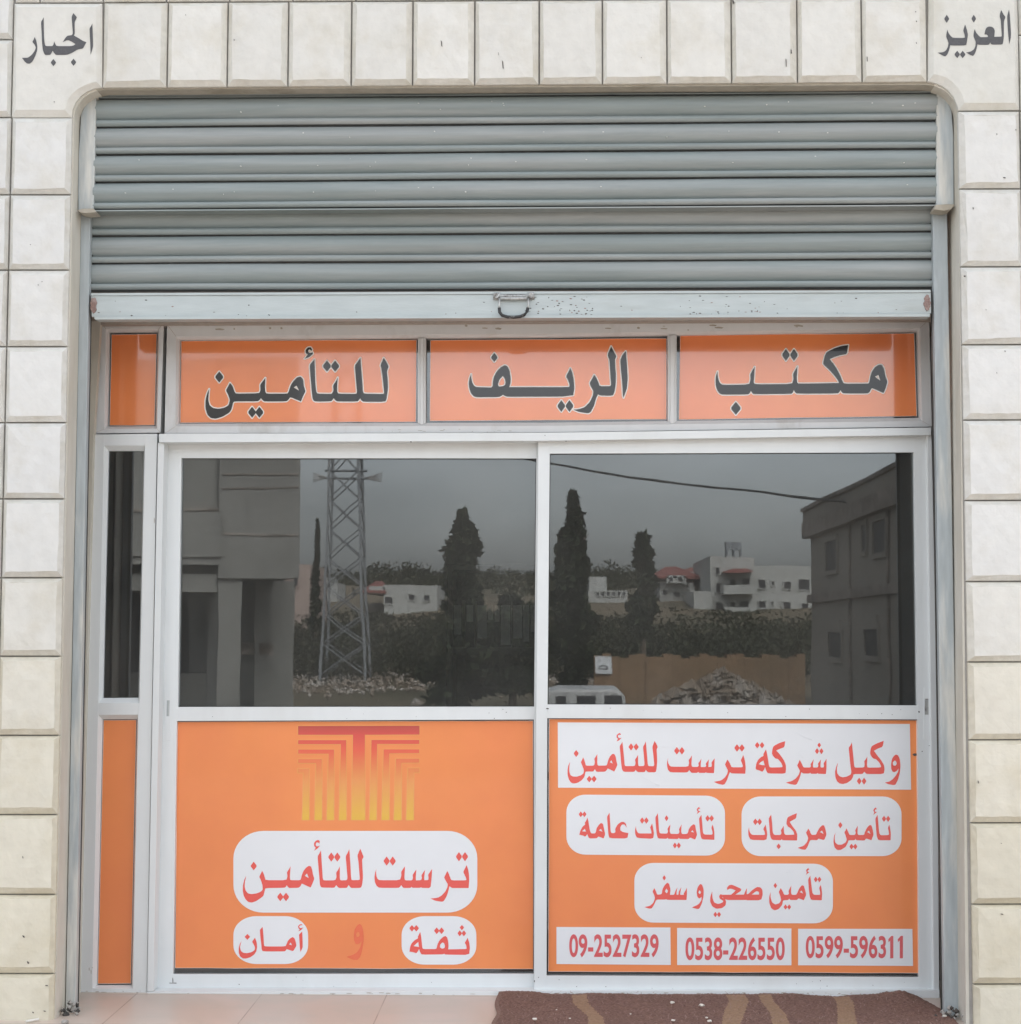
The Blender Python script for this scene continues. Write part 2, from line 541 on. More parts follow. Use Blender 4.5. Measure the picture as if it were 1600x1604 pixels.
# --- wall core, reveal, header, upper wall, roof
mb = MB()
mb.prism([(-620, 160)] + L_ARC[:1] + [LB, (-640, 1612)], .0135, .26, 0)
mb.prism([R_ARC[-1], (2260, 160), (2290, 1612), RB], .0135, .26, 0)
mb.prism([(-620, -820), (2240, -830), (2260, 160)] + R_ARC[::-1] + L_ARC[::-1] + [(-620, 160)], .0135, .26, 0)
mb.build('wall_core', [M['grout']], building)

mb = MB()                                         # plastered reveal lining the opening
line = [LB] + L_ARC + R_ARC + [RB]
fr = [P(x, y, .012) for x, y in line]
cx, cz = 0.0, 1.5
inn = []
for p in fr:
    d = Vector((cx - p.x, 0, 0)).normalized() * .012 if p.z < 3.1 else Vector((0, 0, -.012)) if abs(p.x) < 1.6 else (Vector((cx - p.x, 0, 0)).normalized() - Vector((0, 0, 1))).normalized() * .012
    inn.append(p + d)
n = len(fr)
vs = fr + inn + [Vector((p.x, .262, p.z)) for p in inn]
mats_f = []
fs = []
for k in range(n - 1):
    fs.append([k, k + 1, n + k + 1, n + k]); fs.append([n + k, n + k + 1, 2 * n + k + 1, 2 * n + k])
mb.add(vs, fs, 0)
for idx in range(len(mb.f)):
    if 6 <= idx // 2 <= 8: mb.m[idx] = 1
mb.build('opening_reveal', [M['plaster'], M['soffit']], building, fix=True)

mb = MB()                                         # plaster made good between the left guide and the joinery
mb.prism([(139, 503), (157.5, 503), (147.3, 679), (146.3, 681), (134.5, 1105), (123, 1560), (112, 1575), (118, 1105), (130, 681)], .40, .43, 0)
mb.build('plaster_strip', [M['plaster']], building)
mb = MB()                                         # masonry behind the guides and above the window, room shell and roof
zt = P(800, 508, .44).z
mb.box(-5.4, -1.80, .262, .75, -.02, 6.6)
mb.box(1.80, 5.4, .262, .75, -.02, 6.6)
mb.box(-1.80, 1.80, .262, .405, 3.62, 6.6)
mb.build('inner_masonry', [M['plaster']], building)
mb = MB()
mb.box(-1.80, 1.80, .405, .75, zt, 6.6)
mb.build('header_wall', [M['header']], building)
mb = MB()
mb.box(-5.4, 5.4, .75, 9.0, 6.45, 6.65)  # slab out of view, added to block the sun behind the shop
mb.box(-5.5, 5.5, -.05, .75, 6.602, 6.80)
mb.build('unseen_roof', [M['grout']], building)
M['room'] = mat('room_paint', (.55, .55, .53), .9, .03, 2)
M['roomfloor'] = mat('room_floor', (.16, .14, .12), .5, .1, 3)
mb = MB()
mb.box(-5.4, -3.1, .75, 5.2, -.02, 6.45)
mb.box(3.1, 5.4, .75, 5.2, -.02, 6.45)
mb.box(-5.4, 5.4, 5.2, 5.5, -.02, 6.45)
mb.box(-3.1, 3.1, .75, 5.2, 3.3, 3.5)
mb.build('room_shell', [M['room']], building)

# ================================================================== ROLLER SHUTTER
shutter = thing('roller_shutter', 'grey green ribbed metal roller shutter rolled most of the way up', 'shutter', (0, .12, 2.4))
def slats(mb, rows, Y, left, right):
    """rows: list of (y_left, y_right) boundaries; left/right: x as function of row index"""
    prof = [(0, .004), (.03, -.001), (.08, -.0075), (.20, -.0130), (.34, -.0145), (.46, -.0120), (.58, -.0060), (.66, .0015), (.70, .0060), (.72, .0075),
            (.73, -.0065), (.76, -.0110), (.83, -.0125), (.90, -.0100), (.945, -.0035), (.965, .0090), (1, .0090)]
    nx = 40
    for k in range(len(rows) - 1):
        (la, ra), (lb, rb) = rows[k], rows[k + 1]
        vs = []
        for t, dy in prof:
            yl, yr = lerp(la, lb, t), lerp(ra, rb, t)
            for s in range(nx + 1):
                u = s / nx
                sag = .5 * math.sin(u * 9 + k * 2.1) * .6
                p = P(lerp(left(yl), right(yr), u), lerp(yl, yr, u) + sag, Y)
                p.y += dy + .0012 * math.sin(u * 17 + k)
                vs.append(p)
        m = len(prof)
        fs = [[a * (nx + 1) + s, a * (nx + 1) + s + 1, (a + 1) * (nx + 1) + s + 1, (a + 1) * (nx + 1) + s] for a in range(m - 1) for s in range(nx)]
        mb.add(vs, fs, 0)
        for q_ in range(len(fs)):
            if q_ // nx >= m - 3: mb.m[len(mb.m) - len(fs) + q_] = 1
mb = MB()
up_rows = [(149, 138), (155, 146), (201, 190.5), (244, 234), (287, 277), (330, 321)]
slats(mb, up_rows, .085, lambda y: lerp(151, 146.5, (y - 150) / 180), lambda y: lerp(1468, 1466.5, (y - 150) / 180))
lo_rows = [(326, 318), (371, 364), (414, 407), (457, 452)]
slats(mb, lo_rows, .150, lambda y: lerp(143.5, 141, (y - 335) / 120), lambda y: lerp(1462, 1459.5, (y - 335) / 120))
# bottom lip of the coil cover (casts the dark line under the fourth slat)
mb.prism([(147, 329), (1466, 320.5), (1466, 322.5), (147, 331)], .076, .160, 0)
rr = random.Random(51)
for k in range(46):                               # bare flecks and scratches
    x, y = rr.uniform(160, 1455), rr.uniform(152, 318)
    up = [t for t in (165, 209, 252, 295)]
    y = rr.choice(up) + lerp(4, -6, (x - 150) / 1317) + rr.uniform(-6, 8)
    wd, h = rr.uniform(.4, 1.6), rr.uniform(.35, 1.0)
    mb.prism([(x - wd, y), (x, y - h), (x + wd, y + h * .3), (x - wd * .2, y + h)], .085 - .0158, .085, 2)
cur = mb.build('slat_curtain', [M['slat'], M['groove'], M['fleck']], shutter, smooth=True)
# faces sharp at the grooves
for p in cur.data.polygons: p.use_smooth = True
try:
    cur.data.set_sharp_from_angle(angle=R(50))
except Exception:
    pass

mb = MB()
mb.prism([(143, 459), (1458, 454), (1458.5, 458), (143, 463)], .112, .150, 0)
mb.prism([(143, 463.6), (1458.5, 458.6), (1459, 491), (144, 496)], .116, .148, 0)
mb.prism([(148, 496), (1457, 491), (1457, 496), (149, 500.5)], .108, .160, 0)
rr = random.Random(5)
for k in range(120):                               # chips and scratches in the paint
    x = rr.choice([rr.uniform(150, 1450), rr.uniform(830, 930), rr.uniform(1080, 1200)])
    yb = lerp(500, 496, (x - 145) / 1300)
    y = yb - rr.choice([rr.uniform(3, 12), rr.uniform(8, 34)])
    wd, h = rr.uniform(.5, 2.4), rr.uniform(.4, 1.2)
    mb.prism([(x - wd, y - h * .4), (x, y - h), (x + wd, y), (x + wd * .2, y + h), (x - wd * .7, y + h * .5)], .1153, .118, rr.choice((1, 1, 2)))
for x, y in ((1453, 474), (147, 478)):
    pts = [(x + 5.0 * math.cos(a) * (1 + rr.uniform(-.3, .3)), y + 12.5 * math.sin(a) * (1 + rr.uniform(-.12, .12))) for a in [q * math.pi / 11 for q in range(22)]]
    mb.prism(pts, .1125, .12, 2)
bar = mb.build('bottom_bar', [M['bar'], M['chip'], M['rust']], shutter, bevel=.0012)

mb = MB()                                         # pull handle on its hinge plate
def ringplate(mb, x, y, r):
    a = [(x + r * math.cos(q * math.pi / 6), y + r * math.sin(q * math.pi / 6)) for q in range(12)]
    b = [(x + r * .5 * math.cos(q * math.pi / 6), y + r * .5 * math.sin(q * math.pi / 6)) for q in range(12)]
    mb.ring(a, b, .106, .1155)
mb.prism([(773, 458.5), (783, 458), (784, 461), (826, 461), (827, 457.5), (837, 457.5), (838, 468), (829, 470), (828, 466), (784, 466), (783, 470), (773, 469)], .1085, .1155, 0)
ringplate(mb, 778, 463, 4.2)
ringplate(mb, 832.5, 462.5, 4.4)
mb.tube([P(784, 467.5, .104), P(805, 467.8, .104), P(826, 467.2, .104)], .006, 8)
mb.tube([P(783, 467, .103), P(782.5, 476, .098), P(782.2, 484, .094)], .0035, 8)
mb.tube([P(828.5, 467, .103), P(828, 476, .098), P(827.2, 484, .094)], .0035, 8)
mb.tube([P(x, y, .093) for x, y in [(782.3, 482), (783, 489), (787, 494), (795, 496.5), (805, 497), (815, 496), (822, 493), (826, 488), (827.2, 482)]], .0058, 10, mi=1)
mb.build('pull_handle', [M['steel'], M['grip']], bar, smooth=True)

def guide(outer, inner, slot, cover, tab):
    g = MB()
    # front flange with a rolled outer edge, web going back into the reveal
    g.prism(outer + inner[::-1], .118, .150, 0)
    g.build('guide_rail', [M['guide']], shutter, bevel=.003)
    s = MB()  # dark strip standing in for the shade inside the curtain slot
    s.prism(inner + slot[::-1], .1515, .157, 0)
    s.build('slot_shade_strip', [M['slot']], shutter)
    c = MB()
    c.prism(cover, .072, .117, 0)
    c.prism(tab, .045, .112, 1)
    c.build('rail_cover', [M['guide'], M['soffit']], shutter, bevel=.002)
guide([(127, 330), (102.5, 1590)], [(142, 330), (118, 1590)], [(146.5, 330), (123, 1590)],
      [(136, 158), (143, 153), (151, 151), (147, 328), (123, 329), (122.5, 300), (123.5, 240), (127, 180)],
      [(120.5, 329.5), (129, 326.5), (146, 326), (151, 332.5), (136, 334), (127, 333)])
guide([(1484, 325), (1505, 1596)], [(1461, 325), (1480, 1596)], [(1456.5, 325), (1474.5, 1596)],
      [(1467.5, 143), (1475, 143), (1483, 150), (1491, 175), (1494, 215), (1494.5, 320), (1467, 322)],
      [(1463, 328), (1466, 320.5), (1484, 319.5), (1496.5, 320), (1490, 328), (1480, 330)])

# ================================================================== ALUMINIUM JOINERY
def quad(a, b, c, d): return [a, b, c, d]
def inset(q, l, t, r, b):
    return [(q[0][0] + l, q[0][1] + t), (q[1][0] - r, q[1][1] + t), (q[2][0] - r, q[2][1] - b), (q[3][0] + l, q[3][1] - b)]
def pane(q, Y, name, parent, grow=4, th=.005, m='glass'):
    mb = MB()
    mb.prism(inset(q, -grow, -grow, -grow, -grow), Y, Y + th)
    return mb.build(name, [M[m]], parent)
def marks(mb, spots, Y, mi=1):
    for x, y, a, b in spots:
        mb.prism([(x - a, y - b * .5), (x, y - b), (x + a, y - b * .2), (x + a * .6, y + b), (x - a * .8, y + b * .7)], Y, Y + .003, mi)

# ---- outer door frame
dframe = thing('door_frame', 'white aluminium outer frame holding the two sliding shop doors', 'door frame', (0, .43, 0))
mb = MB()
mb.prism([(247.5, 693.5), (257.5, 693.5), (249.5, 1105), (240.5, 1553), (230.5, 1553), (239, 1105)], .42, .56)
mb.prism([(1452.5, 681.6), (1460, 681.6), (1468.5, 1105), (1472, 1568), (1463, 1568), (1458, 1105)], .428, .56)
mb.build('jamb', [M['alu']], dframe, bevel=.002)
mb = MB()
mb.prism([(249.5, 679.5), (850, 677.7), (1459, 669.6), (1459, 681.2), (850, 690.5), (249.5, 693)], .405, .56)
marks(mb, [(644, 692, 1.4, .8), (887, 691, 1, .6), (854, 682, .5, 1)], .4035)
mb.build('head_track', [M['alu'], M['chip']], dframe, bevel=.002)
mb = MB()
mb.prism([(230.5, 1553.6), (1472, 1551.0), (1472, 1568), (230.5, 1568)], .418, .60)
rr = random.Random(3)
for k in range(60):
    x = rr.uniform(235, 1440)
    marks(mb, [(x, rr.uniform(1555, 1560), rr.uniform(.5, 5), rr.uniform(.25, .7))], .4165)
mb.build('sill_track', [M['alu'], M['header']], dframe, bevel=.002)

# ---- sliding doors
def sliding_door(label, Yf, outer, glass, panel, extra):
    d = thing('sliding_door', label, 'sliding door', tuple(P(sum(p[0] for p in outer) / 4, outer[2][1], Yf)), 'sliding glass doors of the shop')
    mb = MB()
    tl, tr, br, bl = outer
    gtl, gtr, gbr, gbl = glass
    ptl, ptr, pbr, pbl = panel
    dep = .034
    mb.prism([tl, (gtl[0], tl[1]), gtl, gbl, ptl, pbl, (pbl[0], bl[1]), bl], Yf, Yf + dep)                       # stile
    mb.prism([(gtr[0], tr[1]), tr, br, (pbr[0], br[1]), pbr, ptr, gbr, gtr], Yf, Yf + dep)
    mb.prism([(gtl[0], tl[1]), (gtr[0], tr[1]), gtr, gtl], Yf + .0008, Yf + dep)               # rails butt between the stiles
    mb.prism([gbl, gbr, ptr, ptl], Yf + .0008, Yf + dep)
    mb.prism([pbl, pbr, (pbr[0], br[1]), (pbl[0], bl[1])], Yf + .0008, Yf + dep)
    marks(mb, extra, Yf - .0006)
    mb.build('frame', [M['alu'], M['chip']], d, bevel=.0015)
    pane(glass, Yf + .020, 'glass_pane', d, 3)
    pane(panel, Yf + .020, 'lower_pane', d, 3)
    mb = MB()                                     # black glazing gaskets
    for q in (glass, panel):
        mb.ring(inset(q, -.6, -.6, -.6, -.6), inset(q, 1.1, 1.1, 1.1, 1.1), Yf + .013, Yf + .0195)
    mb.build('gasket', [M['dark']], d)
    return d
GL = quad((284.5, 717.5), (840.5, 718), (837, 1107), (279, 1107.5))
PL = quad((277.5, 1129.5), (836.5, 1127), (836.5, 1525.5), (271.5, 1526))
GR = quad((861.5, 710.5), (1432, 708.5), (1437, 1105), (858, 1103.5))
PR = quad((857.5, 1125), (1437.5, 1127), (1440, 1531), (856.5, 1528.5))
rr = random.Random(21)
sp = [(rr.uniform(285, 830), rr.choice([rr.uniform(1108, 1126), rr.uniform(1528, 1550)]), rr.uniform(.3, .8), rr.uniform(.3, .8)) for _ in range(16)]
sp += [(271, 1536, .6, 5.5), (268, 1540, 3, .6), (274.5, 1540, 3, .6)]
door_l = sliding_door('left sliding door, set behind its twin, under the tower emblem sign', .488,
                      quad((257.5, 694), (846, 691), (846, 1552.5), (241.5, 1553.5)), GL, PL, sp)
sp = [(rr.uniform(862, 1430), rr.choice([rr.uniform(1106, 1124), rr.uniform(1534, 1549)]), rr.uniform(.3, .8), rr.uniform(.3, .8)) for _ in range(26)]
sp += [(858, 1110, 2.4, 1), (1440, 1115, 1.3, 1.4), (1445, 1177, 1, .8), (1456, 1168, 1, .5), (844, 1531, .8, .8), (837.5, 1537, .8, 1.6), (1454, 688, .8, 3)]
door_r = sliding_door('right sliding door, in front of its twin, under the telephone number sign', .447,
                      quad((843.5, 691.2), (1452, 682), (1463, 1550), (837, 1551.5)), GR, PR, sp)
# recessed latch plates in the stiles
def latch(parent, Yf, x, y0, y1, wd, slot, sm='slot'):
    mb = MB()
    mb.ring(quad((x - wd, y0), (x + wd, y0), (x + wd - .5, y1), (x - wd - .5, y1)), quad(slot[0], slot[1], slot[2], slot[3]), Yf - .0022, Yf + .0015)
    mb.prism(slot, Yf - .0002, Yf + .001, 1)
    mb.build('latch', [M['alu'], M[sm]], parent, bevel=.0006)
latch(door_l, .488, 263.5, 1080, 1159.5, 4.6, quad((261.5, 1097), (266, 1097), (265.5, 1122), (261, 1122)), 'guide')
latch(door_r, .447, 1452.5, 1077, 1158, 4.6, quad((1449, 1094.5), (1455, 1094.5), (1455, 1119.5), (1449, 1119.5)), 'steel')

# ---- fixed side window
sw = thing('side_window', 'narrow fixed side window in white aluminium left of the sliding doors', 'window', (-1.55, .43, 0))
SO = quad((143.5, 680.5), (246.5, 679.5), (229.8, 1566), (121.5, 1566))
G1 = quad((170.5, 706.5), (225.6, 706.5), (217, 1093), (161.5, 1093.5))
G2 = quad((161, 1127), (215, 1126.5), (206.5, 1543.5), (152, 1543.5))
mb = MB()
lip1 = inset(G1, -7, -8.5, -1.5, -8)
lip2 = inset(G2, -7, -7, -1.5, -5)
tl, tr, br, bl = SO
Yf = .43
mb.prism([tl, (lip1[0][0], tl[1]), lip1[0], lip1[3], lip2[0], lip2[3], (lip2[3][0], bl[1]), bl], Yf, Yf + .05)
mb.prism([(lip1[1][0], tr[1]), tr, br, (lip2[2][0], br[1]), lip2[2], lip2[1], lip1[2], lip1[1]], Yf, Yf + .05)
mb.prism([(lip1[0][0], tl[1]), (lip1[1][0], tr[1]), lip1[1], lip1[0]], Yf + .0008, Yf + .05)
mb.prism([lip1[3], lip1[2], lip2[1], lip2[0]], Yf + .0008, Yf + .05)
mb.prism([lip2[3], lip2[2], (lip2[2][0], br[1]), (lip2[3][0], bl[1])], Yf + .0008, Yf + .05)
rr = random.Random(31)
marks(mb, [(rr.uniform(135, 220), rr.uniform(1552, 1558), rr.uniform(.6, 5), .5) for _ in range(9)] + [(140, 1518, .5, 3), (143, 1522, .5, 4), (145, 1516, 1.2, .4), (242, 815, .6, 5)], Yf - .0006)
swf = mb.build('frame', [M['alu'], M['header']], sw, bevel=.0015)
mb = MB()
mb.ring(lip1, G1, Yf + .002, Yf + .030)
for k in range(4): pass
mb = MB()
for lip, g in ((lip1, G1), (lip2, G2)):           # sloped glazing beads
    A = [P(x, y, Yf + .0015) for x, y in lip]
    B = [P(x, y, Yf + .022) for x, y in g]
    C = [Vector((p.x, Yf + .04, p.z)) for p in B]
    mb.add(A + B + C, [[k, (k + 1) % 4, 4 + (k + 1) % 4, 4 + k] for k in range(4)] + [[4 + k, 4 + (k + 1) % 4, 8 + (k + 1) % 4, 8 + k] for k in range(4)])
mb.build('glazing_bead', [M['alu']], sw)
pane(G1, Yf + .030, 'glass_pane', sw, 2)
pane(G2, Yf + .030, 'lower_pane', sw, 2)

# ---- small transom light over the side window
st = thing('transom_light', 'small separate transom light above the narrow side window', 'window', (-1.5, .45, 2.3))
TO = quad((157, 503), (257, 503.5), (251.5, 677.6), (147, 679))
TG = quad((171.5, 520.5), (247.5, 520), (244, 667.5), (168.5, 668))
mb = MB()
mb.ring(TO, inset(TG, -5, -5, -2, -4), .445, .53, TG, .018)
mb.build('frame', [M['alu_worn']], st, bevel=.0012)
pane(TG, .478, 'glass_pane', st, 2)

def mitre(mb, a, b, Y):
    (x0, y0), (x1, y1) = a, b
    mb.prism([(x0 - .35, y0), (x0 + .35, y0), (x1 + .35, y1), (x1 - .35, y1)], Y, Y + .002, 1)
for a_, b_ in zip(TO, inset(TG, -5, -5, -2, -4)):
    mb = MB(); mitre(mb, a_, b_, .4444); mb.build('mitre_joint', [M['alu_worn'], M['header']], st)
# ---- three light transom window
tw = thing('transom_window', 'long white framed transom window of three lights above the sliding doors', 'window', (0, .45, 2.3))
T3 = quad((281.5, 532), (655, 530.5), (655, 663), (280, 663.5))
T2 = quad((667, 528.5), (1046.5, 526.5), (1046.5, 661.5), (667, 662.5))
T1 = quad((1060, 525.5), (1437.5, 519), (1441, 654.5), (1060, 660.5))
mb = MB()
mb.ring([(262, 508), (850, 506), (1456, 500), (1460, 668.2), (850, 677.2), (258, 679.3)],
        [(276, 527), (850, 522.5), (1441.5, 514), (1445, 659.5), (850, 667), (275, 668)], .44, .53,
        [(281.5, 532), (850, 528), (1437.5, 519), (1441, 654.5), (850, 662), (280, 663.5)], .014)
rr = random.Random(41)
marks(mb, [(rr.uniform(300, 1430), rr.uniform(508, 517), rr.uniform(1, 9), rr.uniform(.5, 2)) for _ in range(18)] +
      [(rr.uniform(560, 800), rr.uniform(672, 677), rr.uniform(.6, 4), .4) for _ in range(14)], .4392)
mb.build('frame', [M['alu_worn'], M['soffit']], tw, bevel=.0012)
for a_, b_ in (((262, 508), (276, 527)), ((1456, 500), (1441.5, 514)), ((1460, 668.2), (1445, 659.5)), ((258, 679.3), (275, 668))):
    mb = MB(); mitre(mb, a_, b_, .4394); mb.build('mitre_joint', [M['alu_worn'], M['header']], tw)
for (xa, xb) in ((654.8, 667.2), (1046.3, 1060.2)):
    mb = MB()
    ya, yb = (529.5, 663) if xa < 900 else (525, 661)
    mb.prism([(xa, ya), (xb, ya - .2), (xb, yb), (xa, yb)], .446, .53)
    mb.prism([(xa + 4, ya), (xb - 3.4, ya - .2), (xb - 3.4, yb + 2), (xa + 4, yb + 2)], .4385, .4465)
    mb.build('mullion', [M['alu_worn']], tw, bevel=.0015)
for q in (T3, T2, T1):
    pane(q, .478, 'glass_pane', tw, 2)
# ================================================================== LETTERING
# every word is a set of outlines measured on the sign itself: (x0, y0, scale), outlines, counters, dots (cx, cy, half width, half height)
def W(s):
    v = [float(t) for t in s.replace(';', ' ').split()]
    return [(v[k], v[k + 1]) for k in range(0, len(v), 2)]

WORDS = {}
def word(key, x0, y0, sc, outl, holes=(), dots=()):
    t = lambda p: (x0 + p[0] / sc, y0 + p[1] / sc)
    polys = [[t(p) for p in W(s)] for s in outl]
    for cx, cy, hw, hh in dots:
        polys.append([t((cx, cy - hh)), t((cx + hw, cy)), t((cx, cy + hh)), t((cx - hw, cy))])
    hl = [[t(p) for p in W(s)] for s in holes]
    WORDS[key] = (polys, hl)

word('maktab', 1100, 520, 5, ["122 308 110 340 106 380 108 420 118 455 135 480 160 492 360 490 375 478 383 462 392 478 405 488 700 485 713 472 719 455 728 472 745 484 1065 482 1077 468 1084 455 1093 470 1108 482 1295 482 1312 470 1325 445 1335 440 1420 478 1435 450 1452 390 1435 345 1425 290 1410 258 1385 256 1355 275 1330 310 1318 350 1310 395 1300 405 1112 405 1100 385 1080 335 1050 280 1010 225 1000 212 1040 195 1090 180 1135 172 1145 102 1090 110 1030 130 975 160 962 185 948 245 955 258 1000 300 1040 345 1068 385 1072 400 755 405 745 395 742 360 748 268 735 290 712 330 716 370 705 408 415 410 405 395 408 350 413 272 395 300 378 332 380 370 370 412 160 415 140 400 128 370 122 335"],
     ["1382 337 1353 350 1397 383"], [(657, 180, 33, 47), (720, 180, 33, 47), (265, 598, 42, 51)])
word('alreef', 700, 520, 5, ["192 330 180 360 173 400 177 440 190 480 210 503 235 512 410 510 430 500 440 492 455 500 475 508 990 506 1000 440 995 370 985 320 968 282 955 310 935 348 950 375 962 410 962 425 955 432 490 432 500 400 502 360 492 300 475 268 455 260 425 275 395 305 370 350 362 390 360 425 350 435 235 432 215 422 200 395 193 360",
     "1288 112 1260 180 1275 220 1280 300 1288 415 1280 425 1200 425 1190 400 1170 355 1155 335 1140 365 1120 400 1130 430 1150 465 1145 500 1120 550 1080 590 1030 605 990 608 1040 628 1110 638 1130 625 1155 575 1170 520 1185 488 1200 498 1300 500 1315 470 1325 400 1325 330 1320 270 1318 215 1330 192 1310 155",
     "1403 150 1380 175 1360 218 1365 300 1375 400 1380 500 1385 515 1398 480 1412 440 1418 360 1412 260"],
     ["440 345 415 370 400 410 410 428 440 425 458 415 462 395 455 365"], [(373, 200, 28, 36), (898, 580, 34, 46), (962, 580, 34, 46)])
word('liltamin', 300, 520, 4.706, ["1418 190 1395 245 1402 275 1412 350 1422 450 1415 457 1275 455 1265 440 1262 380 1255 300 1247 190 1230 215 1205 248 1212 330 1222 445 1215 457 1085 455 1075 440 1075 400 1080 335 1065 365 1045 395 1048 430 1040 450 1030 457 930 455 920 440 915 380 908 200 892 220 872 245 880 350 892 480 900 505 915 513 1030 512 1042 500 1050 488 1060 502 1075 513 1225 513 1237 500 1245 490 1253 503 1268 515 1430 515 1440 490 1450 420 1448 350 1442 290 1455 255 1440 225",
     "880 112 858 115 842 135 845 158 860 165 845 185 835 198 870 185 898 160 895 150 875 155 862 148 862 135 872 128 885 140 892 130",
     "132 420 118 450 105 500 104 560 118 610 145 635 180 640 230 625 280 595 297 570 308 520 320 512 490 512 505 500 513 488 525 503 540 513 700 512 715 500 730 480 808 512 825 470 842 438 830 400 825 350 805 328 780 335 750 365 730 400 718 440 708 455 555 455 545 440 543 400 546 338 530 360 508 388 510 430 500 452 330 455 318 440 305 400 285 375 272 400 255 430 270 460 285 500 275 540 245 558 200 567 160 560 135 540 125 500 128 460"],
     ["775 395 755 410 795 432"], [(1000, 252, 33, 41), (1060, 252, 33, 41), (206, 332, 33, 41), (448, 592, 32, 41), (502, 592, 32, 41)])
word('trust', 360, 1300, 8, ["208 575 185 620 168 690 165 760 175 820 200 870 235 903 280 910 330 893 395 850 425 825 440 760 450 728 690 725 708 710 716 690 728 710 745 728 860 725 885 710 905 672 1015 722 1035 680 1062 612 1045 560 1035 500 1020 458 995 450 960 470 925 515 905 565 895 610 885 630 760 630 755 600 757 550 765 455 745 490 718 530 725 580 712 630 450 630 440 590 425 545 408 512 390 550 372 588 390 625 412 690 415 750 390 775 340 795 275 805 230 795 200 760 188 710 192 650",
     "1145 255 1125 295 1103 330 1112 450 1125 600 1132 690 1150 722 1310 725 1325 708 1338 690 1350 710 1372 728 1470 726 1482 705 1492 690 1505 708 1525 728 1645 726 1660 690 1672 590 1665 480 1660 370 1680 340 1660 290 1638 235 1620 275 1602 320 1615 400 1625 520 1632 620 1620 628 1530 630 1522 600 1515 450 1500 240 1478 290 1455 330 1462 420 1478 600 1470 630 1390 632 1380 610 1382 455 1360 500 1335 535 1340 590 1325 632 1180 632 1168 615 1160 500 1150 330",
     "1110 125 1080 135 1058 165 1060 205 1080 220 1058 260 1100 235 1135 195 1110 205 1085 205 1078 180 1090 155 1115 160 1125 175 1130 140",
     "1838 488 1822 540 1815 600 1822 660 1845 705 1880 726 2120 726 2140 708 2152 690 2162 710 2180 728 2270 726 2280 712 2290 725 2390 725 2398 716 2408 726 2518 728 2530 620 2538 488 2515 520 2488 560 2493 600 2490 628 2440 630 2438 600 2450 500 2428 530 2403 570 2410 600 2400 630 2335 632 2332 600 2340 495 2315 530 2293 565 2298 600 2288 632 2198 632 2190 600 2192 560 2198 455 2172 490 2150 525 2153 570 2135 630 1880 630 1855 615 1840 580 1835 530",
     "2970 440 2950 480 2928 525 2945 565 2968 615 2962 632 2780 632 2765 600 2745 545 2727 515 2708 555 2688 595 2705 630 2735 680 2728 720 2705 770 2660 820 2610 850 2515 860 2580 888 2660 900 2685 890 2720 830 2740 770 2755 705 2775 720 2790 728 2995 728 3002 640 3000 560 2990 500"],
     ["970 545 942 575 992 603"], [(302, 452, 42, 54), (635, 840, 42, 54), (707, 840, 42, 54), (1274, 340, 42, 58), (1350, 340, 42, 58), (1968, 390, 42, 58), (2044, 390, 42, 58), (2874, 335, 42, 58), (2950, 335, 42, 58)])
word('aman', 360, 1430, 8, ["910 232 892 250 870 270 875 350 880 430 888 490 905 455 915 430 915 350",
     "900 140 875 145 858 165 862 192 880 205 858 232 895 215 925 182 900 190 880 188 872 170 885 155 905 155 915 150",
     "413 175 400 190 380 210 385 300 398 400 402 455 415 482 690 482 705 470 715 452 795 480 815 450 838 410 828 360 812 315 790 302 760 318 730 350 712 395 700 420 440 420 430 400 425 300 418 215",
     "150 350 128 390 115 440 115 500 132 545 165 570 205 572 260 555 310 520 335 480 345 430 340 370 318 310 300 335 282 362 300 390 318 430 315 465 280 490 220 505 170 500 140 475 130 430 140 385"],
     ["765 370 745 395 782 405"], [(223, 300, 34, 37)])
word('waw', 540, 1430, 7.273, ["170 125 140 145 115 190 105 250 108 310 125 350 150 358 175 345 195 315 192 350 175 400 140 450 90 480 20 500 60 518 100 535 150 535 180 500 200 430 215 350 220 270 212 190 195 140"],
     ["150 215 132 240 138 270 160 275 175 250 165 220"])
word('thiqa', 540, 1430, 7.273, ["862 215 848 245 835 270 838 290 800 310 765 345 748 385 740 440 785 448 820 460 840 430 850 410 862 450 880 475 1120 472 1135 465 1150 475 1420 478 1428 400 1422 340 1402 282 1388 310 1370 340 1385 365 1392 405 1380 412 1180 415 1185 380 1182 330 1170 280 1150 262 1120 275 1080 315 1058 360 1050 400 1040 412 895 412 885 390 880 330 870 250"],
     ["840 330 785 378 848 388", "1115 335 1090 360 1085 390 1110 408 1140 400 1145 375 1135 345"],
     [(768, 175, 32, 37), (818, 175, 32, 37), (1050, 203, 32, 38), (1105, 203, 32, 38), (1337, 167, 26, 30), (1313, 232, 27, 34), (1360, 232, 27, 34)])
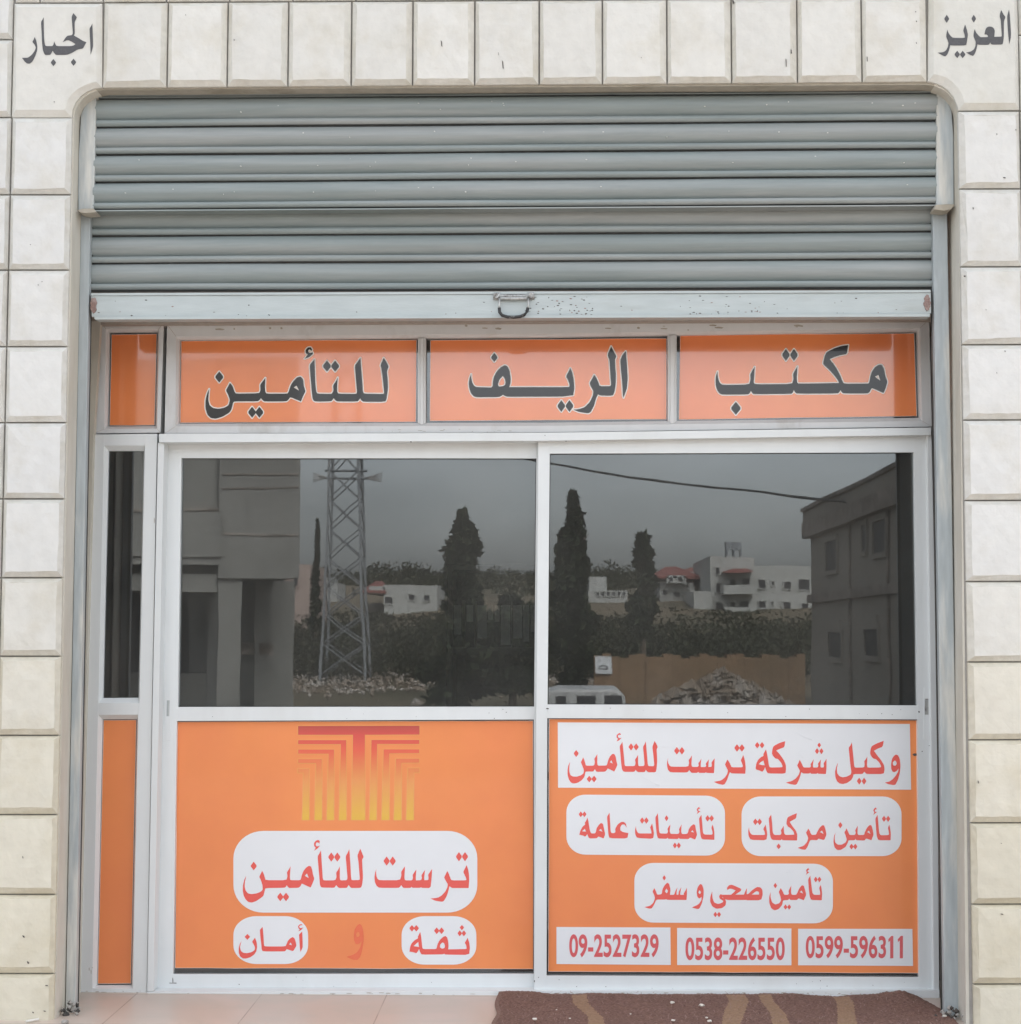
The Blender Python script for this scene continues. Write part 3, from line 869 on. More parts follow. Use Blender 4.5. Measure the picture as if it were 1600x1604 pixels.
word('wakeel', 860, 1130, 8, ["265 508 245 550 235 610 235 670 250 725 275 765 310 778 360 770 415 735 445 695 460 632 470 628 555 628 570 612 576 595 585 612 600 632 705 630 725 610 738 588 820 628 840 590 860 545 848 500 838 440 820 408 795 408 765 440 742 490 730 540 720 553 615 555 607 530 608 410 590 440 570 468 577 510 568 555 465 555 455 520 445 485 430 450 415 485 402 512 418 550 440 610 435 650 405 675 350 693 300 690 268 670 255 620 258 560",
     "922 255 905 285 888 312 897 400 908 540 918 605 940 632 1070 632 1082 618 1088 605 1098 620 1115 635 1200 635 1210 620 1216 605 1225 620 1245 637 1340 637 1350 590 1358 500 1355 420 1350 350 1365 322 1350 285 1325 245 1310 285 1298 320 1308 400 1322 540 1315 562 1250 560 1240 540 1232 440 1215 250 1198 290 1180 320 1190 410 1200 540 1190 560 1125 560 1118 530 1118 420 1100 450 1080 480 1087 520 1078 560 960 560 950 545 942 450 930 320",
     "890 145 865 155 848 180 852 205 870 218 848 250 880 238 912 205 885 210 868 200 865 180 880 165 895 170 905 165",
     "1495 455 1482 510 1482 565 1495 610 1525 638 1730 640 1750 625 1760 608 1770 625 1790 645 1860 645 1872 632 1880 645 1960 645 1968 636 1978 645 2070 648 2075 560 2078 462 2060 485 2038 515 2043 545 2038 570 1998 572 2000 540 2007 475 1988 500 1967 530 1973 555 1965 572 1905 572 1903 540 1912 465 1892 500 1873 525 1880 550 1870 570 1795 570 1787 540 1793 425 1775 455 1753 485 1758 520 1748 568 1535 568 1510 550 1495 520 1492 490",
     "2436 420 2422 455 2405 490 2420 520 2433 560 2425 575 2290 575 2278 545 2258 505 2237 478 2222 510 2207 542 2225 575 2245 615 2235 660 2205 705 2160 740 2068 757 2120 782 2180 795 2205 785 2235 730 2255 670 2270 635 2290 652 2462 655 2467 580 2460 500",
     "2720 350 2705 380 2688 410 2692 432 2655 450 2620 485 2600 530 2590 600 2640 615 2678 632 2700 600 2710 570 2725 620 2745 652 2965 655 2972 600 2970 545 2945 485 2900 420 2850 365 2890 345 2952 322 2962 248 2890 270 2815 310 2802 350 2795 405 2815 440 2840 465 2870 470 2910 515 2930 560 2925 575 2770 578 2758 550 2748 480 2730 380"],
     ["785 485 765 512 800 528", "2690 490 2655 510 2630 535 2670 548 2705 550"],
     [(343, 402, 34, 44), (507, 722, 34, 42), (567, 722, 34, 42), (1030, 320, 34, 45), (1095, 320, 34, 45), (1604, 368, 36, 48), (1668, 368, 36, 48), (2358, 333, 36, 47), (2420, 333, 36, 47), (2612, 298, 31, 40), (2672, 298, 31, 40)])
word('wakeel2', 1230, 1130, 7.619, ["495 445 478 475 460 500 466 530 460 550 425 550 422 525 428 455 410 480 393 505 398 530 390 550 335 550 332 525 342 450 322 485 305 510 310 535 300 550 220 550 205 515 190 485 175 458 160 495 145 525 160 555 178 590 165 635 130 680 85 710 10 730 60 748 120 758 140 750 165 700 185 640 195 605 215 622 290 622 300 612 310 625 380 625 388 615 398 625 487 628 495 560",
     "632 492 610 540 597 600 600 665 620 715 650 740 690 748 740 735 790 700 810 665 818 628 920 628 938 612 946 598 958 615 975 628 1178 628 1188 570 1180 520 1145 460 1100 405 1060 350 1105 325 1165 302 1178 232 1100 260 1035 295 1022 330 1015 385 1035 425 1058 445 1085 450 1125 490 1148 535 1140 550 985 552 978 525 982 420 965 450 945 475 950 515 945 550 835 552 825 530 815 420 797 250 782 285 760 312 768 400 780 520 792 600 785 635 740 658 690 668 650 655 622 620 618 560",
     "1325 395 1300 410 1275 450 1265 510 1268 570 1285 602 1310 605 1340 585 1355 560 1350 600 1320 650 1280 695 1240 720 1190 730 1240 752 1300 760 1320 752 1350 690 1370 610 1378 530 1370 450 1350 405"],
     ["1308 465 1285 490 1290 525 1318 530 1335 505 1325 475"], [(408, 283, 23, 30), (382, 355, 26, 36), (434, 355, 26, 36), (885, 713, 30, 42), (943, 713, 30, 42)])
word('aamma', 880, 1240, 5.926, ["240 240 228 270 215 290 220 305 195 325 175 360 165 400 200 408 220 418 235 400 240 395 250 425 265 435 330 432 340 415 390 435 405 395 395 350 385 300 365 290 345 310 325 340 318 375 310 388 275 388 262 360 250 280",
     "445 195 430 220 422 235 428 320 435 400 445 432 610 435 620 385 570 375 545 360 545 330 560 305 585 305 605 335 598 300 580 282 555 280 520 305 498 345 500 375 490 385 465 385 455 370 450 280",
     "690 320 682 355 683 395 700 430 850 438 858 390 850 340 840 295 828 320 822 335 832 360 835 388 715 388 700 370 692 345",
     "893 200 880 225 870 240 876 330 884 400 895 435 975 438 983 428 990 438 1080 440 1088 428 1096 438 1180 440 1192 425 1240 445 1258 400 1248 360 1240 310 1225 302 1200 320 1180 350 1172 385 1160 393 1118 393 1110 375 1114 305 1100 330 1090 350 1094 375 1085 393 1012 392 1003 370 1010 305 995 325 983 345 988 370 980 390 915 388 905 370 900 290",
     "1298 215 1285 235 1276 250 1282 330 1290 410 1302 443 1418 447 1418 380 1412 340 1402 305 1390 335 1400 370 1402 395 1390 400 1325 398 1312 380 1305 290",
     "1275 142 1260 155 1255 172 1265 185 1255 208 1290 182 1270 180 1268 168 1275 158 1288 158"],
     ["215 345 190 368 228 372", "365 345 345 360 380 372", "1215 358 1200 372 1230 380"],
     [(178, 210, 20, 27), (212, 210, 20, 27), (748, 268, 22, 30), (787, 268, 22, 30), (974, 247, 18, 28), (1052, 500, 20, 28), (1088, 500, 20, 28), (1355, 248, 22, 30), (1393, 248, 22, 30)])
word('markabat', 1150, 1240, 5.714, ["135 318 128 350 130 395 150 432 290 435 298 385 292 340 283 295 270 320 262 335 275 360 278 385 265 388 165 388 145 370 137 345",
     "333 205 320 225 312 240 318 330 325 400 340 432 420 435 428 425 435 435 565 437 567 385 555 350 520 305 498 270 525 255 555 240 563 193 520 210 480 230 472 260 470 290 485 315 505 325 535 360 540 385 460 388 448 370 445 305 430 330 420 345 425 370 418 388 360 388 347 365 342 290",
     "665 330 655 350 645 368 655 390 665 415 655 450 625 485 570 503 610 518 640 520 660 490 675 450 685 432 745 435 755 420 808 435 828 385 820 340 808 302 790 300 765 325 745 360 735 385 700 388 688 375 678 350",
     "910 365 895 400 890 450 900 500 925 522 955 522 1000 495 1020 455 1025 435 1080 435 1088 422 1095 435 1170 437 1182 418 1230 435 1250 385 1242 340 1230 300 1212 300 1190 325 1172 360 1165 388 1112 388 1105 370 1108 305 1095 328 1085 348 1090 370 1082 388 1035 388 1022 360 1008 328 998 348 988 365 1000 395 1010 430 1000 455 965 475 930 475 905 455 900 410",
     "1285 208 1272 230 1265 245 1272 330 1278 400 1292 435 1402 435 1404 375 1398 330 1390 295 1378 325 1385 355 1388 385 1375 390 1312 390 1300 370 1293 290",
     "1268 142 1252 155 1247 172 1257 185 1247 208 1280 182 1262 180 1260 168 1268 158 1280 158"],
     ["788 348 768 362 802 378", "1208 348 1192 362 1222 378"],
     [(192, 270, 22, 30), (230, 270, 22, 30), (400, 490, 20, 26), (952, 300, 20, 28), (1052, 492, 20, 26), (1086, 492, 20, 26), (1343, 243, 20, 28), (1380, 243, 20, 28)])
word('sihhi', 980, 1340, 4.706, ["453 238 442 260 430 280 432 290 405 290 403 280 412 235 395 262 390 290 378 290 376 278 383 235 368 262 360 290 328 290 332 250 322 208 308 200 290 218 272 250 268 285 235 290 225 265 213 240 200 268 212 290 218 315 205 350 180 372 140 380 175 392 195 390 215 355 228 325 290 325 300 322 310 327 450 328 453 290",
     "550 210 532 235 525 270 530 305 545 318 562 305 560 330 540 360 490 383 530 395 545 392 565 350 576 300 577 250 565 215",
     "640 265 627 300 624 340 640 375 670 393 712 388 738 368 742 340 735 322 715 312 712 300 725 292 700 285 690 300 695 318 722 335 715 348 685 358 655 348 642 315 640 285",
     "700 290 890 288 890 328 735 328", "748 240 762 220 785 215 855 246 850 262 815 285 790 300 770 296 800 272 812 258 785 245 765 245 752 255",
     "880 330 1000 330 1012 290 1010 255 995 235 970 232 935 255 905 285 893 285 896 240 884 262 870 300",
     "1070 270 1060 305 1060 350 1075 390 1100 405 1130 395 1155 365 1162 330 1200 328 1207 318 1215 328 1265 328 1275 315 1315 330 1333 290 1325 255 1315 222 1300 220 1280 245 1265 280 1258 290 1228 290 1220 275 1223 222 1210 245 1202 265 1206 280 1198 290 1170 290 1158 262 1145 240 1130 270 1142 300 1148 330 1135 352 1105 362 1080 345 1070 310",
     "1363 148 1353 165 1347 180 1352 250 1358 300 1368 328 1447 330 1450 280 1445 240 1440 215 1428 240 1435 265 1435 290 1390 290 1378 275 1370 210",
     "1348 92 1335 103 1332 115 1338 125 1330 143 1357 122 1345 122 1342 114 1348 106 1356 106"],
     ["302 243 290 265 305 280 315 262", "545 255 537 275 550 285 558 270", "965 262 930 288 985 288 985 268", "1298 258 1285 270 1310 280"],
     [(286, 165, 13, 20), (663, 435, 15, 20), (690, 435, 15, 20), (1105, 222, 14, 20), (1180, 380, 15, 20), (1207, 380, 15, 20), (1403, 177, 15, 21), (1430, 177, 15, 21)])
word('aljabbar', 20, 0, 10, ["1250 370 1230 410 1205 445 1210 560 1218 700 1222 855 1245 790 1262 720 1258 560",
     "488 270 470 305 445 345 455 500 462 680 475 790 500 850 515 862 590 860 610 830 628 795 650 830 680 862 850 860 930 830 1020 775 1105 758 1130 710 1157 660 1100 640 1040 600 960 555 975 530 972 350 990 310 1010 270 952 205 925 265 935 400 945 520 930 550 860 560 830 590 785 660 850 630 880 630 930 655 985 690 960 710 920 722 690 722 670 690 653 650 640 700 625 722 520 722 505 690 495 600 490 455",
     "348 580 330 620 310 655 345 700 365 745 345 800 300 860 240 905 148 905 185 960 225 995 270 998 315 960 360 870 385 790 388 720 370 630"],
     [], [(640, 980, 45, 56), (955, 975, 45, 56)])
word('alaziz', 1450, 0, 10.667, ["1395 160 1375 230 1365 280 1370 400 1380 560 1400 740 1425 640 1430 560 1420 400 1408 230",
     "1265 165 1245 230 1240 275 1258 340 1265 450 1275 600 1265 612 1150 615 1155 560 1158 510 1140 470 1110 448 1060 442 1020 462 1000 500 985 575 1025 578 1045 600 1040 620 920 622 890 595 850 550 820 490 805 560 802 605 820 650 840 700 835 770 810 825 760 860 680 878 740 915 795 935 825 900 850 830 870 740 895 750 1050 750 1070 735 1080 710 1095 735 1120 745 1285 745 1300 700 1310 600 1310 420 1312 350 1338 285 1300 235",
     "662 410 645 460 632 510 650 570 660 625 640 635 460 632 420 600 385 550 365 495 350 570 348 620 370 670 385 720 375 780 345 840 300 872 205 880 270 920 330 945 365 910 395 840 415 755 440 760 680 760 695 690 710 580 695 500"],
     [], [(807, 312, 42, 65), (355, 315, 45, 68), (530, 910, 50, 62), (622, 910, 50, 62)])

def soften(poly, amt=.16):
    """round the measured corners a little except the sharp pen tips"""
    n = len(poly)
    outp = []
    for k in range(n):
        a, b, c = Vector(poly[k - 1]), Vector(poly[k]), Vector(poly[(k + 1) % n])
        u, v = (a - b), (c - b)
        if u.length < 1e-6 or v.length < 1e-6: continue
        ang = u.angle(v)
        if ang < R(95):
            outp.append(tuple(b))
        else:
            outp.append(tuple(b + u * amt)); outp.append(tuple(b + v * amt))
    return outp

def fill(polys, holes=(), strokes=None, sw=0):
    """triangulate the union of outlines (minus counters); strokes adds a line of half width sw round every outline"""
    vs, fs, tags_ = [], [], []
    def addf(p, t):
        a = sum(p[k][0] * p[(k + 1) % len(p)][1] - p[(k + 1) % len(p)][0] * p[k][1] for k in range(len(p)))
        if abs(a) < 1e-7: return
        if a < 0: p = p[::-1]
        o = len(vs)
        vs.extend(Vector(q) for q in p)
        fs.append(list(range(o, o + len(p))))
        tags_.append(t)
    for p in polys: addf(p, 'o')
    for p in holes: addf(p, 'h')
    if sw:
        for p in list(polys) + list(holes):
            n = len(p)
            for k in range(n):
                a, b = Vector(p[k]), Vector(p[(k + 1) % n])
                d = b - a
                if d.length < 1e-5: continue
                d.normalize()
                nrm = Vector((-d.y, d.x)) * sw
                addf([tuple(a + nrm), tuple(a - nrm), tuple(b - nrm), tuple(b + nrm)], 's')
                addf([(a.x + sw * math.cos(q * math.pi / 4), a.y + sw * math.sin(q * math.pi / 4)) for q in range(8)], 's')
    rv, re, rf, ov, oe, of = delaunay_2d_cdt(vs, [], fs, 1, 1e-5)
    keep = []
    for f, src in zip(rf, of):
        t = {tags_[s] for s in src}
        if 's' in t or ('o' in t and 'h' not in t):
            keep.append(f)
    return [tuple(v) for v in rv], keep

def flat(name, polys, holes, Y, m, parent, sw=0, th=.0006, soft=True):
    """thin cut-out film lying on the plane at depth Y"""
    if soft:
        polys = [soften(p) for p in polys]
        holes = [soften(p) for p in holes]
    v, f = fill(polys, holes, sw=sw)
    me = bpy.data.meshes.new(name)
    me.from_pydata([P(x, y, Y) for x, y in v], [], f)
    me.materials.append(m)
    bm = bmesh.new()
    bm.from_mesh(me)
    bmesh.ops.recalc_face_normals(bm, faces=bm.faces)
    if bm.faces and sum(fc.normal.y * fc.calc_area() for fc in bm.faces) > 0:
        bmesh.ops.reverse_faces(bm, faces=bm.faces)
    r = bmesh.ops.extrude_face_region(bm, geom=bm.faces[:])
    for e in r['geom']:
        if isinstance(e, bmesh.types.BMVert): e.co.y -= th * .5
    bm.to_mesh(me)
    bm.free()
    ob = bpy.data.objects.new(name, me)
    COL.objects.link(ob)
    if parent:
        ob.parent = parent
        ob.matrix_parent_inverse = Matrix.Translation(-parent.location) if parent.type == 'EMPTY' else Matrix()
    return ob

def lettering(key, Y, m, parent):
    return flat('lettering', WORDS[key][0], WORDS[key][1], Y, m, parent)

def rrect(x0, y0, x1, y1, r, ry=None, tilt=0, n=10):
    """rounded px rectangle; tilt = extra drop of the right side"""
    ry = ry or r
    pts = []
    for cx, cy, a0 in ((x1 - r, y0 + ry, -90), (x1 - r, y1 - ry, 0), (x0 + r, y1 - ry, 90), (x0 + r, y0 + ry, 180)):
        for k in range(n + 1):
            a = R(a0 + 90 * k / n)
            x, y = cx + r * math.cos(a), cy + ry * math.sin(a)
            pts.append((x, y + tilt * (x - x0) / (x1 - x0)))
    return pts

def digits(text, x0, y0, x1, y1, Y, m, parent):
    """telephone number in the built-in face, condensed and emboldened to fit the measured box"""
    cu = bpy.data.curves.new('lettering', 'FONT')
    cu.body = text
    cu.size = 1
    cu.offset = .022
    cu.space_character = 1.02
    tmp = bpy.data.objects.new('lettering', cu)
    COL.objects.link(tmp)
    dg = bpy.context.evaluated_depsgraph_get()
    dg.update()
    me = bpy.data.meshes.new_from_object(tmp.evaluated_get(dg))
    bpy.data.objects.remove(tmp)
    xs = [v.co.x for v in me.vertices]; ys = [v.co.y for v in me.vertices]
    ax, bx, ay, by = min(xs), max(xs), min(ys), max(ys)
    for v in me.vertices:
        u, t = (v.co.x - ax) / (bx - ax), (v.co.y - ay) / (by - ay)
        v.co = P(lerp(x0, x1, u), lerp(y1, y0, t), Y)
    me.materials.clear()
    me.materials.append(m)
    ob = bpy.data.objects.new('lettering', me)
    COL.objects.link(ob)
    ob.parent = parent
    return ob

# --- painted words on the corner stones
flat('painted_lettering', *WORDS['aljabbar'], -PROUD - .0008, M['letterpaint'], corner_l)
flat('painted_lettering', *WORDS['alaziz'], -PROUD - .0008, M['letterpaint'], corner_r)

# ================================================================== VINYL SIGNS
def sign(label, q, Y, group=None, wob=.7, seed=1, m='orange'):
    """vinyl sheet with slightly uneven cut edges"""
    rr = random.Random(seed)
    s = thing('vinyl_sign', label, 'sign', tuple(P(sum(p[0] for p in q) / 4, sum(p[1] for p in q) / 4, Y)), group)
    pts = []
    for k in range(4):
        a, b = q[k], q[(k + 1) % 4]
        n = max(2, int((abs(a[0] - b[0]) + abs(a[1] - b[1])) / 45))
        for j in range(n):
            t = j / n
            o = 0 if j == 0 else rr.uniform(-wob, wob) * .6
            x, y = lerp(a[0], b[0], t), lerp(a[1], b[1], t)
            if abs(a[0] - b[0]) > abs(a[1] - b[1]): y += o
            else: x += o * .5
            pts.append((x, y))
    mb = MB()
    mb.prism(pts, Y, Y + .0008, 0)
    sh = mb.build('vinyl_sheet', [M[m]], s)
    # pale cut edge of the film
    flat('cut_edge', [pts], [], Y + .0003, M['line_v'], s, sw=.45, th=.0003, soft=False)
    return s
YT = .4755
YLs, YRs = .488 + .0185, .447 + .0185
def big(key, s, Y):
    o = flat('letter_outline', *WORDS[key], Y - .0008, M['line_v'], s, sw=1.75)
    flat('lettering', *WORDS[key], Y - .0016, M['black_v'], o)
s = sign('orange window sign lettered with the word office, rightmost transom light', quad((1066, 525), (1432, 522.5), (1436, 651.5), (1064, 657)), YT, 'orange shop name signs in the transom', seed=2)
big('maktab', s, YT)
s = sign('orange window sign with the longest drawn out word, middle transom light', quad((675, 533.5), (1044, 530.5), (1044, 656.5), (674, 659)), YT, 'orange shop name signs in the transom', seed=3)
big('alreef', s, YT)
s = sign('orange window sign with a hamza above its lettering, leftmost of the three wide transom lights', quad((284.5, 534.5), (652.5, 533), (651.5, 660.5), (283, 662)), YT, 'orange shop name signs in the transom', seed=4)
big('liltamin', s, YT)
sign('small blank orange panel in the transom light above the narrow side window', quad((175.5, 524.5), (245.5, 523.5), (242, 665.5), (172.5, 666)), YT, seed=5)
sign('tall narrow blank orange strip at the foot of the side window', quad((163, 1128.5), (213.5, 1128), (205, 1540), (154, 1540.5)), .43 + .0285, seed=6, m='orange_m')

# left door sign
s = sign('orange sign with tower like emblem over three white rounded name plates', quad((278.5, 1131), (835, 1129.5), (836, 1517.5), (275, 1516)), YLs, seed=7, m='orange_m')
lo = lambda t: [(440 + x / 6.667, 1120 + y / 6.667) for x, y in W(t)]
EMB = [lo(t) for t in (
    "182 115 1450 112 1450 205 880 207 880 1095 740 1095 755 207 182 207",
    "182 262 685 262 685 1095 610 1095 628 305 182 305", "182 360 558 360 555 1095 482 1095 500 405 182 405",
    "182 460 430 460 430 1095 355 1095 370 503 182 503", "180 560 298 560 297 1095 225 1095 240 603 180 603",
    "948 260 1448 260 1448 303 1008 303 1000 1095 928 1095", "1075 358 1448 358 1448 400 1135 402 1133 1095 1055 1095",
    "1203 455 1448 455 1448 498 1262 500 1260 1095 1183 1095", "1330 555 1448 555 1448 600 1390 602 1388 1095 1312 1095")]
zt_, zb_ = P(562, 1137, YLs).z, P(562, 1284, YLs).z
M['emblem'] = gradient_mat('emblem_print', zb_, zt_, [(0, (.78, .46, .05)), (.22, (.78, .38, .07)), (.50, (.80, .27, .09)), (.74, (.80, .135, .08)), (.90, (.70, .095, .08)), (1, (.52, .085, .07))])
eo = flat('emblem', EMB, [], YLs - .0006, M['peach_v'], s, sw=1.0, soft=False)
flat('emblem_print', EMB, [], YLs - .0012, M['emblem'], eo, soft=False)
def plate(poly, Y, s):
    return flat('white_plate', [poly], [], Y - .0007, M['white_v'], s, soft=False)
p = plate(rrect(366, 1301.5, 748, 1429.5, 47, 43), YLs, s); lettering('trust', YLs - .0014, M['red_v'], p)
p = plate(rrect(366, 1435, 483, 1510, 36, 29), YLs, s); lettering('aman', YLs - .0014, M['red_v'], p)
p = plate(rrect(629.5, 1435, 746.5, 1511, 36, 29), YLs, s); lettering('thiqa', YLs - .0014, M['red_v'], p)
flat('lettering', *WORDS['waw'], YLs - .0007, M['deep_o'], s)

# right door sign
s = sign('orange sign with white service plates and three telephone numbers', quad((861, 1126.5), (1435.5, 1128.5), (1438.5, 1524), (859.5, 1521.5)), YRs, seed=8, m='orange_m')
p = plate([(874, 1131.5), (1425.5, 1134), (1427.5, 1237), (874.5, 1233.8)], YRs, s)
lettering('wakeel', YRs - .0014, M['red_v'], p); lettering('wakeel2', YRs - .0014, M['red_v'], p)
p = plate(rrect(887.5, 1244.5, 1136, 1338.5, 30, 28, 2), YRs, s); lettering('aamma', YRs - .0014, M['red_v'], p)
p = plate(rrect(1162, 1247.5, 1412.5, 1341, 30, 28, 0), YRs, s); lettering('markabat', YRs - .0014, M['red_v'], p)
p = plate(rrect(994, 1351.5, 1305, 1445, 30, 28, 1.5), YRs, s); lettering('sihhi', YRs - .0014, M['red_v'], p)
for (t, q, box) in (("09-2527329", [(872, 1452), (1050.5, 1452.8), (1051, 1511.5), (872, 1510)], (892, 1463.5, 1032, 1499.7)),
                    ("0538-226550", [(1061, 1453.5), (1240, 1454.3), (1240, 1512), (1061, 1511.6)], (1074, 1468, 1229.5, 1504)),
                    ("0599-5963", [(1250.5, 1454.8), (1429.5, 1455), (1430.5, 1513), (1250.5, 1512)], (1262.5, 1465.7, 1388.2, 1501.3))):
    p = plate(q, YRs, s)
    digits(t, *box, YRs - .0016, M['pale_red_v'], p)

ones = []
for x0, x1 in ((1391.8, 1399.6), (1406.6, 1414.6)):
    ones.append([(x0, 1471.2), (x1 - 3.2, 1466), (x1, 1466), (x1, 1501), (x1 - 4.9, 1501), (x1 - 4.9, 1473.2), (x0 + .3, 1475.8)])
flat('lettering', ones, [], YRs - .0016, M['pale_red_v'], p, soft=False)
def crease(pts, r=.0011):
    mb = MB()
    mb.tube([P(x, y, YRs - .0009) for x, y in pts], r, 6)
    mb.build('crease', [M['white_v']], s, smooth=True)
crease([(1003, 1216), (1012, 1220), (1022, 1226), (1033, 1231)]); crease([(1246, 1147), (1256, 1152), (1263, 1156), (1272, 1159)])
crease([(1250, 1180), (1258, 1187)], .0009); crease([(1033, 1170), (1052, 1171), (1065, 1174)], .0009); crease([(1231, 1366), (1245, 1364)], .0008)
mb = MB()
mb.prism([(1429.5, 1181.5), (1433, 1180), (1437.5, 1180.5), (1437, 1183.5), (1432, 1184.3)], YRs - .001, YRs)
mb.build('tear', [M['chip']], s)
# ================================================================== FLOOR, MAT, LITTER
def tile_mat():
    m, t, b = base_mat('threshold_tiles')
    tcn = t.nodes.new('ShaderNodeTexCoord')
    br = t.nodes.new('ShaderNodeTexBrick')
    br.offset = 0
    br.inputs['Scale'].default_value = 1
    br.inputs['Brick Width'].default_value = .46
    br.inputs['Row Height'].default_value = .46
    br.inputs['Mortar Size'].default_value = .0022
    br.inputs['Color1'].default_value = (.58, .485, .41, 1)
    br.inputs['Color2'].default_value = (.60, .51, .44, 1)
    br.inputs['Mortar'].default_value = (.34, .26, .21, 1)
    mpn = t.nodes.new('ShaderNodeMapping')
    mpn.inputs['Location'].default_value = (.155, .06, 0)
    t.links.new(tcn.outputs['Object'], mpn.inputs[0])
    t.links.new(mpn.outputs[0], br.inputs['Vector'])
    n1 = t.nodes.new('ShaderNodeTexNoise')
    n1.inputs['Scale'].default_value = 3.5
    n1.inputs['Detail'].default_value = 8
    n1.inputs['Distortion'].default_value = 1.2
    t.links.new(tcn.outputs['Object'], n1.inputs['Vector'])
    mr = t.nodes.new('ShaderNodeMapRange')
    mr.inputs[1].default_value, mr.inputs[2].default_value = .42, .7
    mr.inputs[3].default_value, mr.inputs[4].default_value = 0, .85
    t.links.new(n1.outputs['Fac'], mr.inputs[0])
    mx = t.nodes.new('ShaderNodeMix')
    mx.data_type = 'RGBA'
    t.links.new(mr.outputs[0], mx.inputs[0])
    t.links.new(br.outputs['Color'], mx.inputs[6])
    mx.inputs[7].default_value = (.52, .47, .40, 1)
    t.links.new(mx.outputs[2], b.inputs['Base Color'])
    b.inputs['Roughness'].default_value = .38
    return m
M['tiles'] = tile_mat()
M['earth'] = mat('dry_earth', (.15, .115, .07), .95, .2, .12, .6, 3, col2=(.085, .075, .042), thr=(.45, .62))
M['asphalt'] = mat('asphalt', (.12, .115, .11), .9, .15, 2, .3, 60)
mb = MB()
mb.box(-7, 7, -8.2, .72, -1.9, 0)
mb.box(-3.1, 3.1, .72, 5.2, -1.9, 0, 1)
tag(mb.build('pavement', [M['tiles'], M['roomfloor']]), kind='structure')

# mat: dark mauve carpet with tan wavy ribbons, its back edge pushed up against the sill
M['mat_c'] = mat('carpet_mauve', (.205, .125, .098), .98, .45, 22, 1.0, 260, spec=.1, col2=(.21, .13, .11), thr=(.35, .75))
M['mat_t'] = mat('carpet_tan', (.33, .22, .145), .98, .16, 16, 1.0, 260, spec=.1)
M['mat_e'] = mat('carpet_binding', (.24, .16, .13), .98, .3, 30, 1.0, 260, spec=.1)
def mat_h(x, y, fx):
    """small waves, plus the back edge curling up the sill"""
    bk = max(0, (y - .335) / .07)
    return .010 + .002 * math.sin(fx * 23) + .0025 * math.sin(x * 19 + y * 11) + .005 * min(1, bk) ** 2 * (.6 + .4 * math.sin(fx * 11 + 1)) + (.024 * max(0, 1 - abs(fx - .955) / .05) * min(1, max(0, (y - .22) / .18)))
mat_t = thing('door_mat', 'mauve brown carpet mat with tan wavy ribbons before the right sliding door', 'door mat', (.9, 0, 0))
x_l, x_r = PZ(778, 1566, .02).x, PZ(1444, 1560, .02).x
mb = MB()
nx, ny = 330, 90
y0m, y1m = -.75, .404
vs, idx = [], {}
RIB = []
for pts in ([(909, 1566, 12), (934, 1590, 11), (934, 1606, 13)], [(1158, 1566, 15), (1150, 1585, 16), (1143, 1606, 12)],
            [(1203, 1566, 10), (1219, 1585, 12), (1224, 1606, 12)], [(1324, 1566, 13), (1326, 1585, 13), (1328, 1606, 15)]):
    w_ = [(PZ(px, py, .016), hw * 6.0 / F) for px, py, hw in pts]
    RIB.append([(p.y, p.x, hw) for p, hw in w_])
def ribbon(x, y):
    for k, r_ in enumerate(RIB):
        if y >= r_[0][0]: c, hw = r_[0][1], r_[0][2]
        elif y <= r_[-1][0]:
            d = r_[-1][0] - y
            c, hw = r_[-1][1] + .09 * math.sin(d * 9 + k * 1.3) - .09 * math.sin(k * 1.3), r_[-1][2]
        else:
            for (ya, xa, ha), (yb, xb, hb) in zip(r_, r_[1:]):
                if ya >= y >= yb:
                    t = (ya - y) / (ya - yb)
                    c, hw = lerp(xa, xb, t), lerp(ha, hb, t)
        if abs(x - c) < hw: return True
    return False
rr = random.Random(9)
for a in range(ny + 1):
    for c in range(nx + 1):
        u, v = c / nx, a / ny
        y = lerp(y0m, y1m, v)
        right = x_r + (.16 * max(0, .42 - y) if y < .42 else 0) * .62 + .012 * math.sin(y * 9)
        left = x_l + .006 * math.sin(y * 17)
        if v > .95: y += .004 * math.sin(u * 37) + .003 * math.sin(u * 91) - (.012 if u > .93 and u < .965 else 0)
        x = lerp(left, right, u)
        vs.append((x, y, mat_h(x, y, u) + rr.uniform(-.0012, .0012)))
fs, mi = [], []
for a in range(ny):
    for c in range(nx):
        q = [a * (nx + 1) + c, a * (nx + 1) + c + 1, (a + 1) * (nx + 1) + c + 1, (a + 1) * (nx + 1) + c]
        fs.append(q)
        px_ = sum(vs[i][0] for i in q) / 4; py_ = sum(vs[i][1] for i in q) / 4
        mi.append(2 if (a >= ny - 1 or c < 3) else 1 if ribbon(px_, py_) else 0)
mb.add(vs, fs, 0)
mb.m = mi
b0 = len(mb.v)
rim = [c for c in range(nx + 1)] + [a * (nx + 1) + nx for a in range(1, ny + 1)] + [ny * (nx + 1) + c for c in range(nx - 1, -1, -1)] + [a * (nx + 1) for a in range(ny - 1, 0, -1)]
low = [(vs[i][0], vs[i][1], .002) for i in rim]
mb.v += low
n = len(rim)
for k in range(n):
    mb.f.append([rim[k], rim[(k + 1) % n], b0 + (k + 1) % n, b0 + k]); mb.m.append(2); mb.c.append(None)
mo = mb.build('carpet', [M['mat_c'], M['mat_t'], M['mat_e']], mat_t)
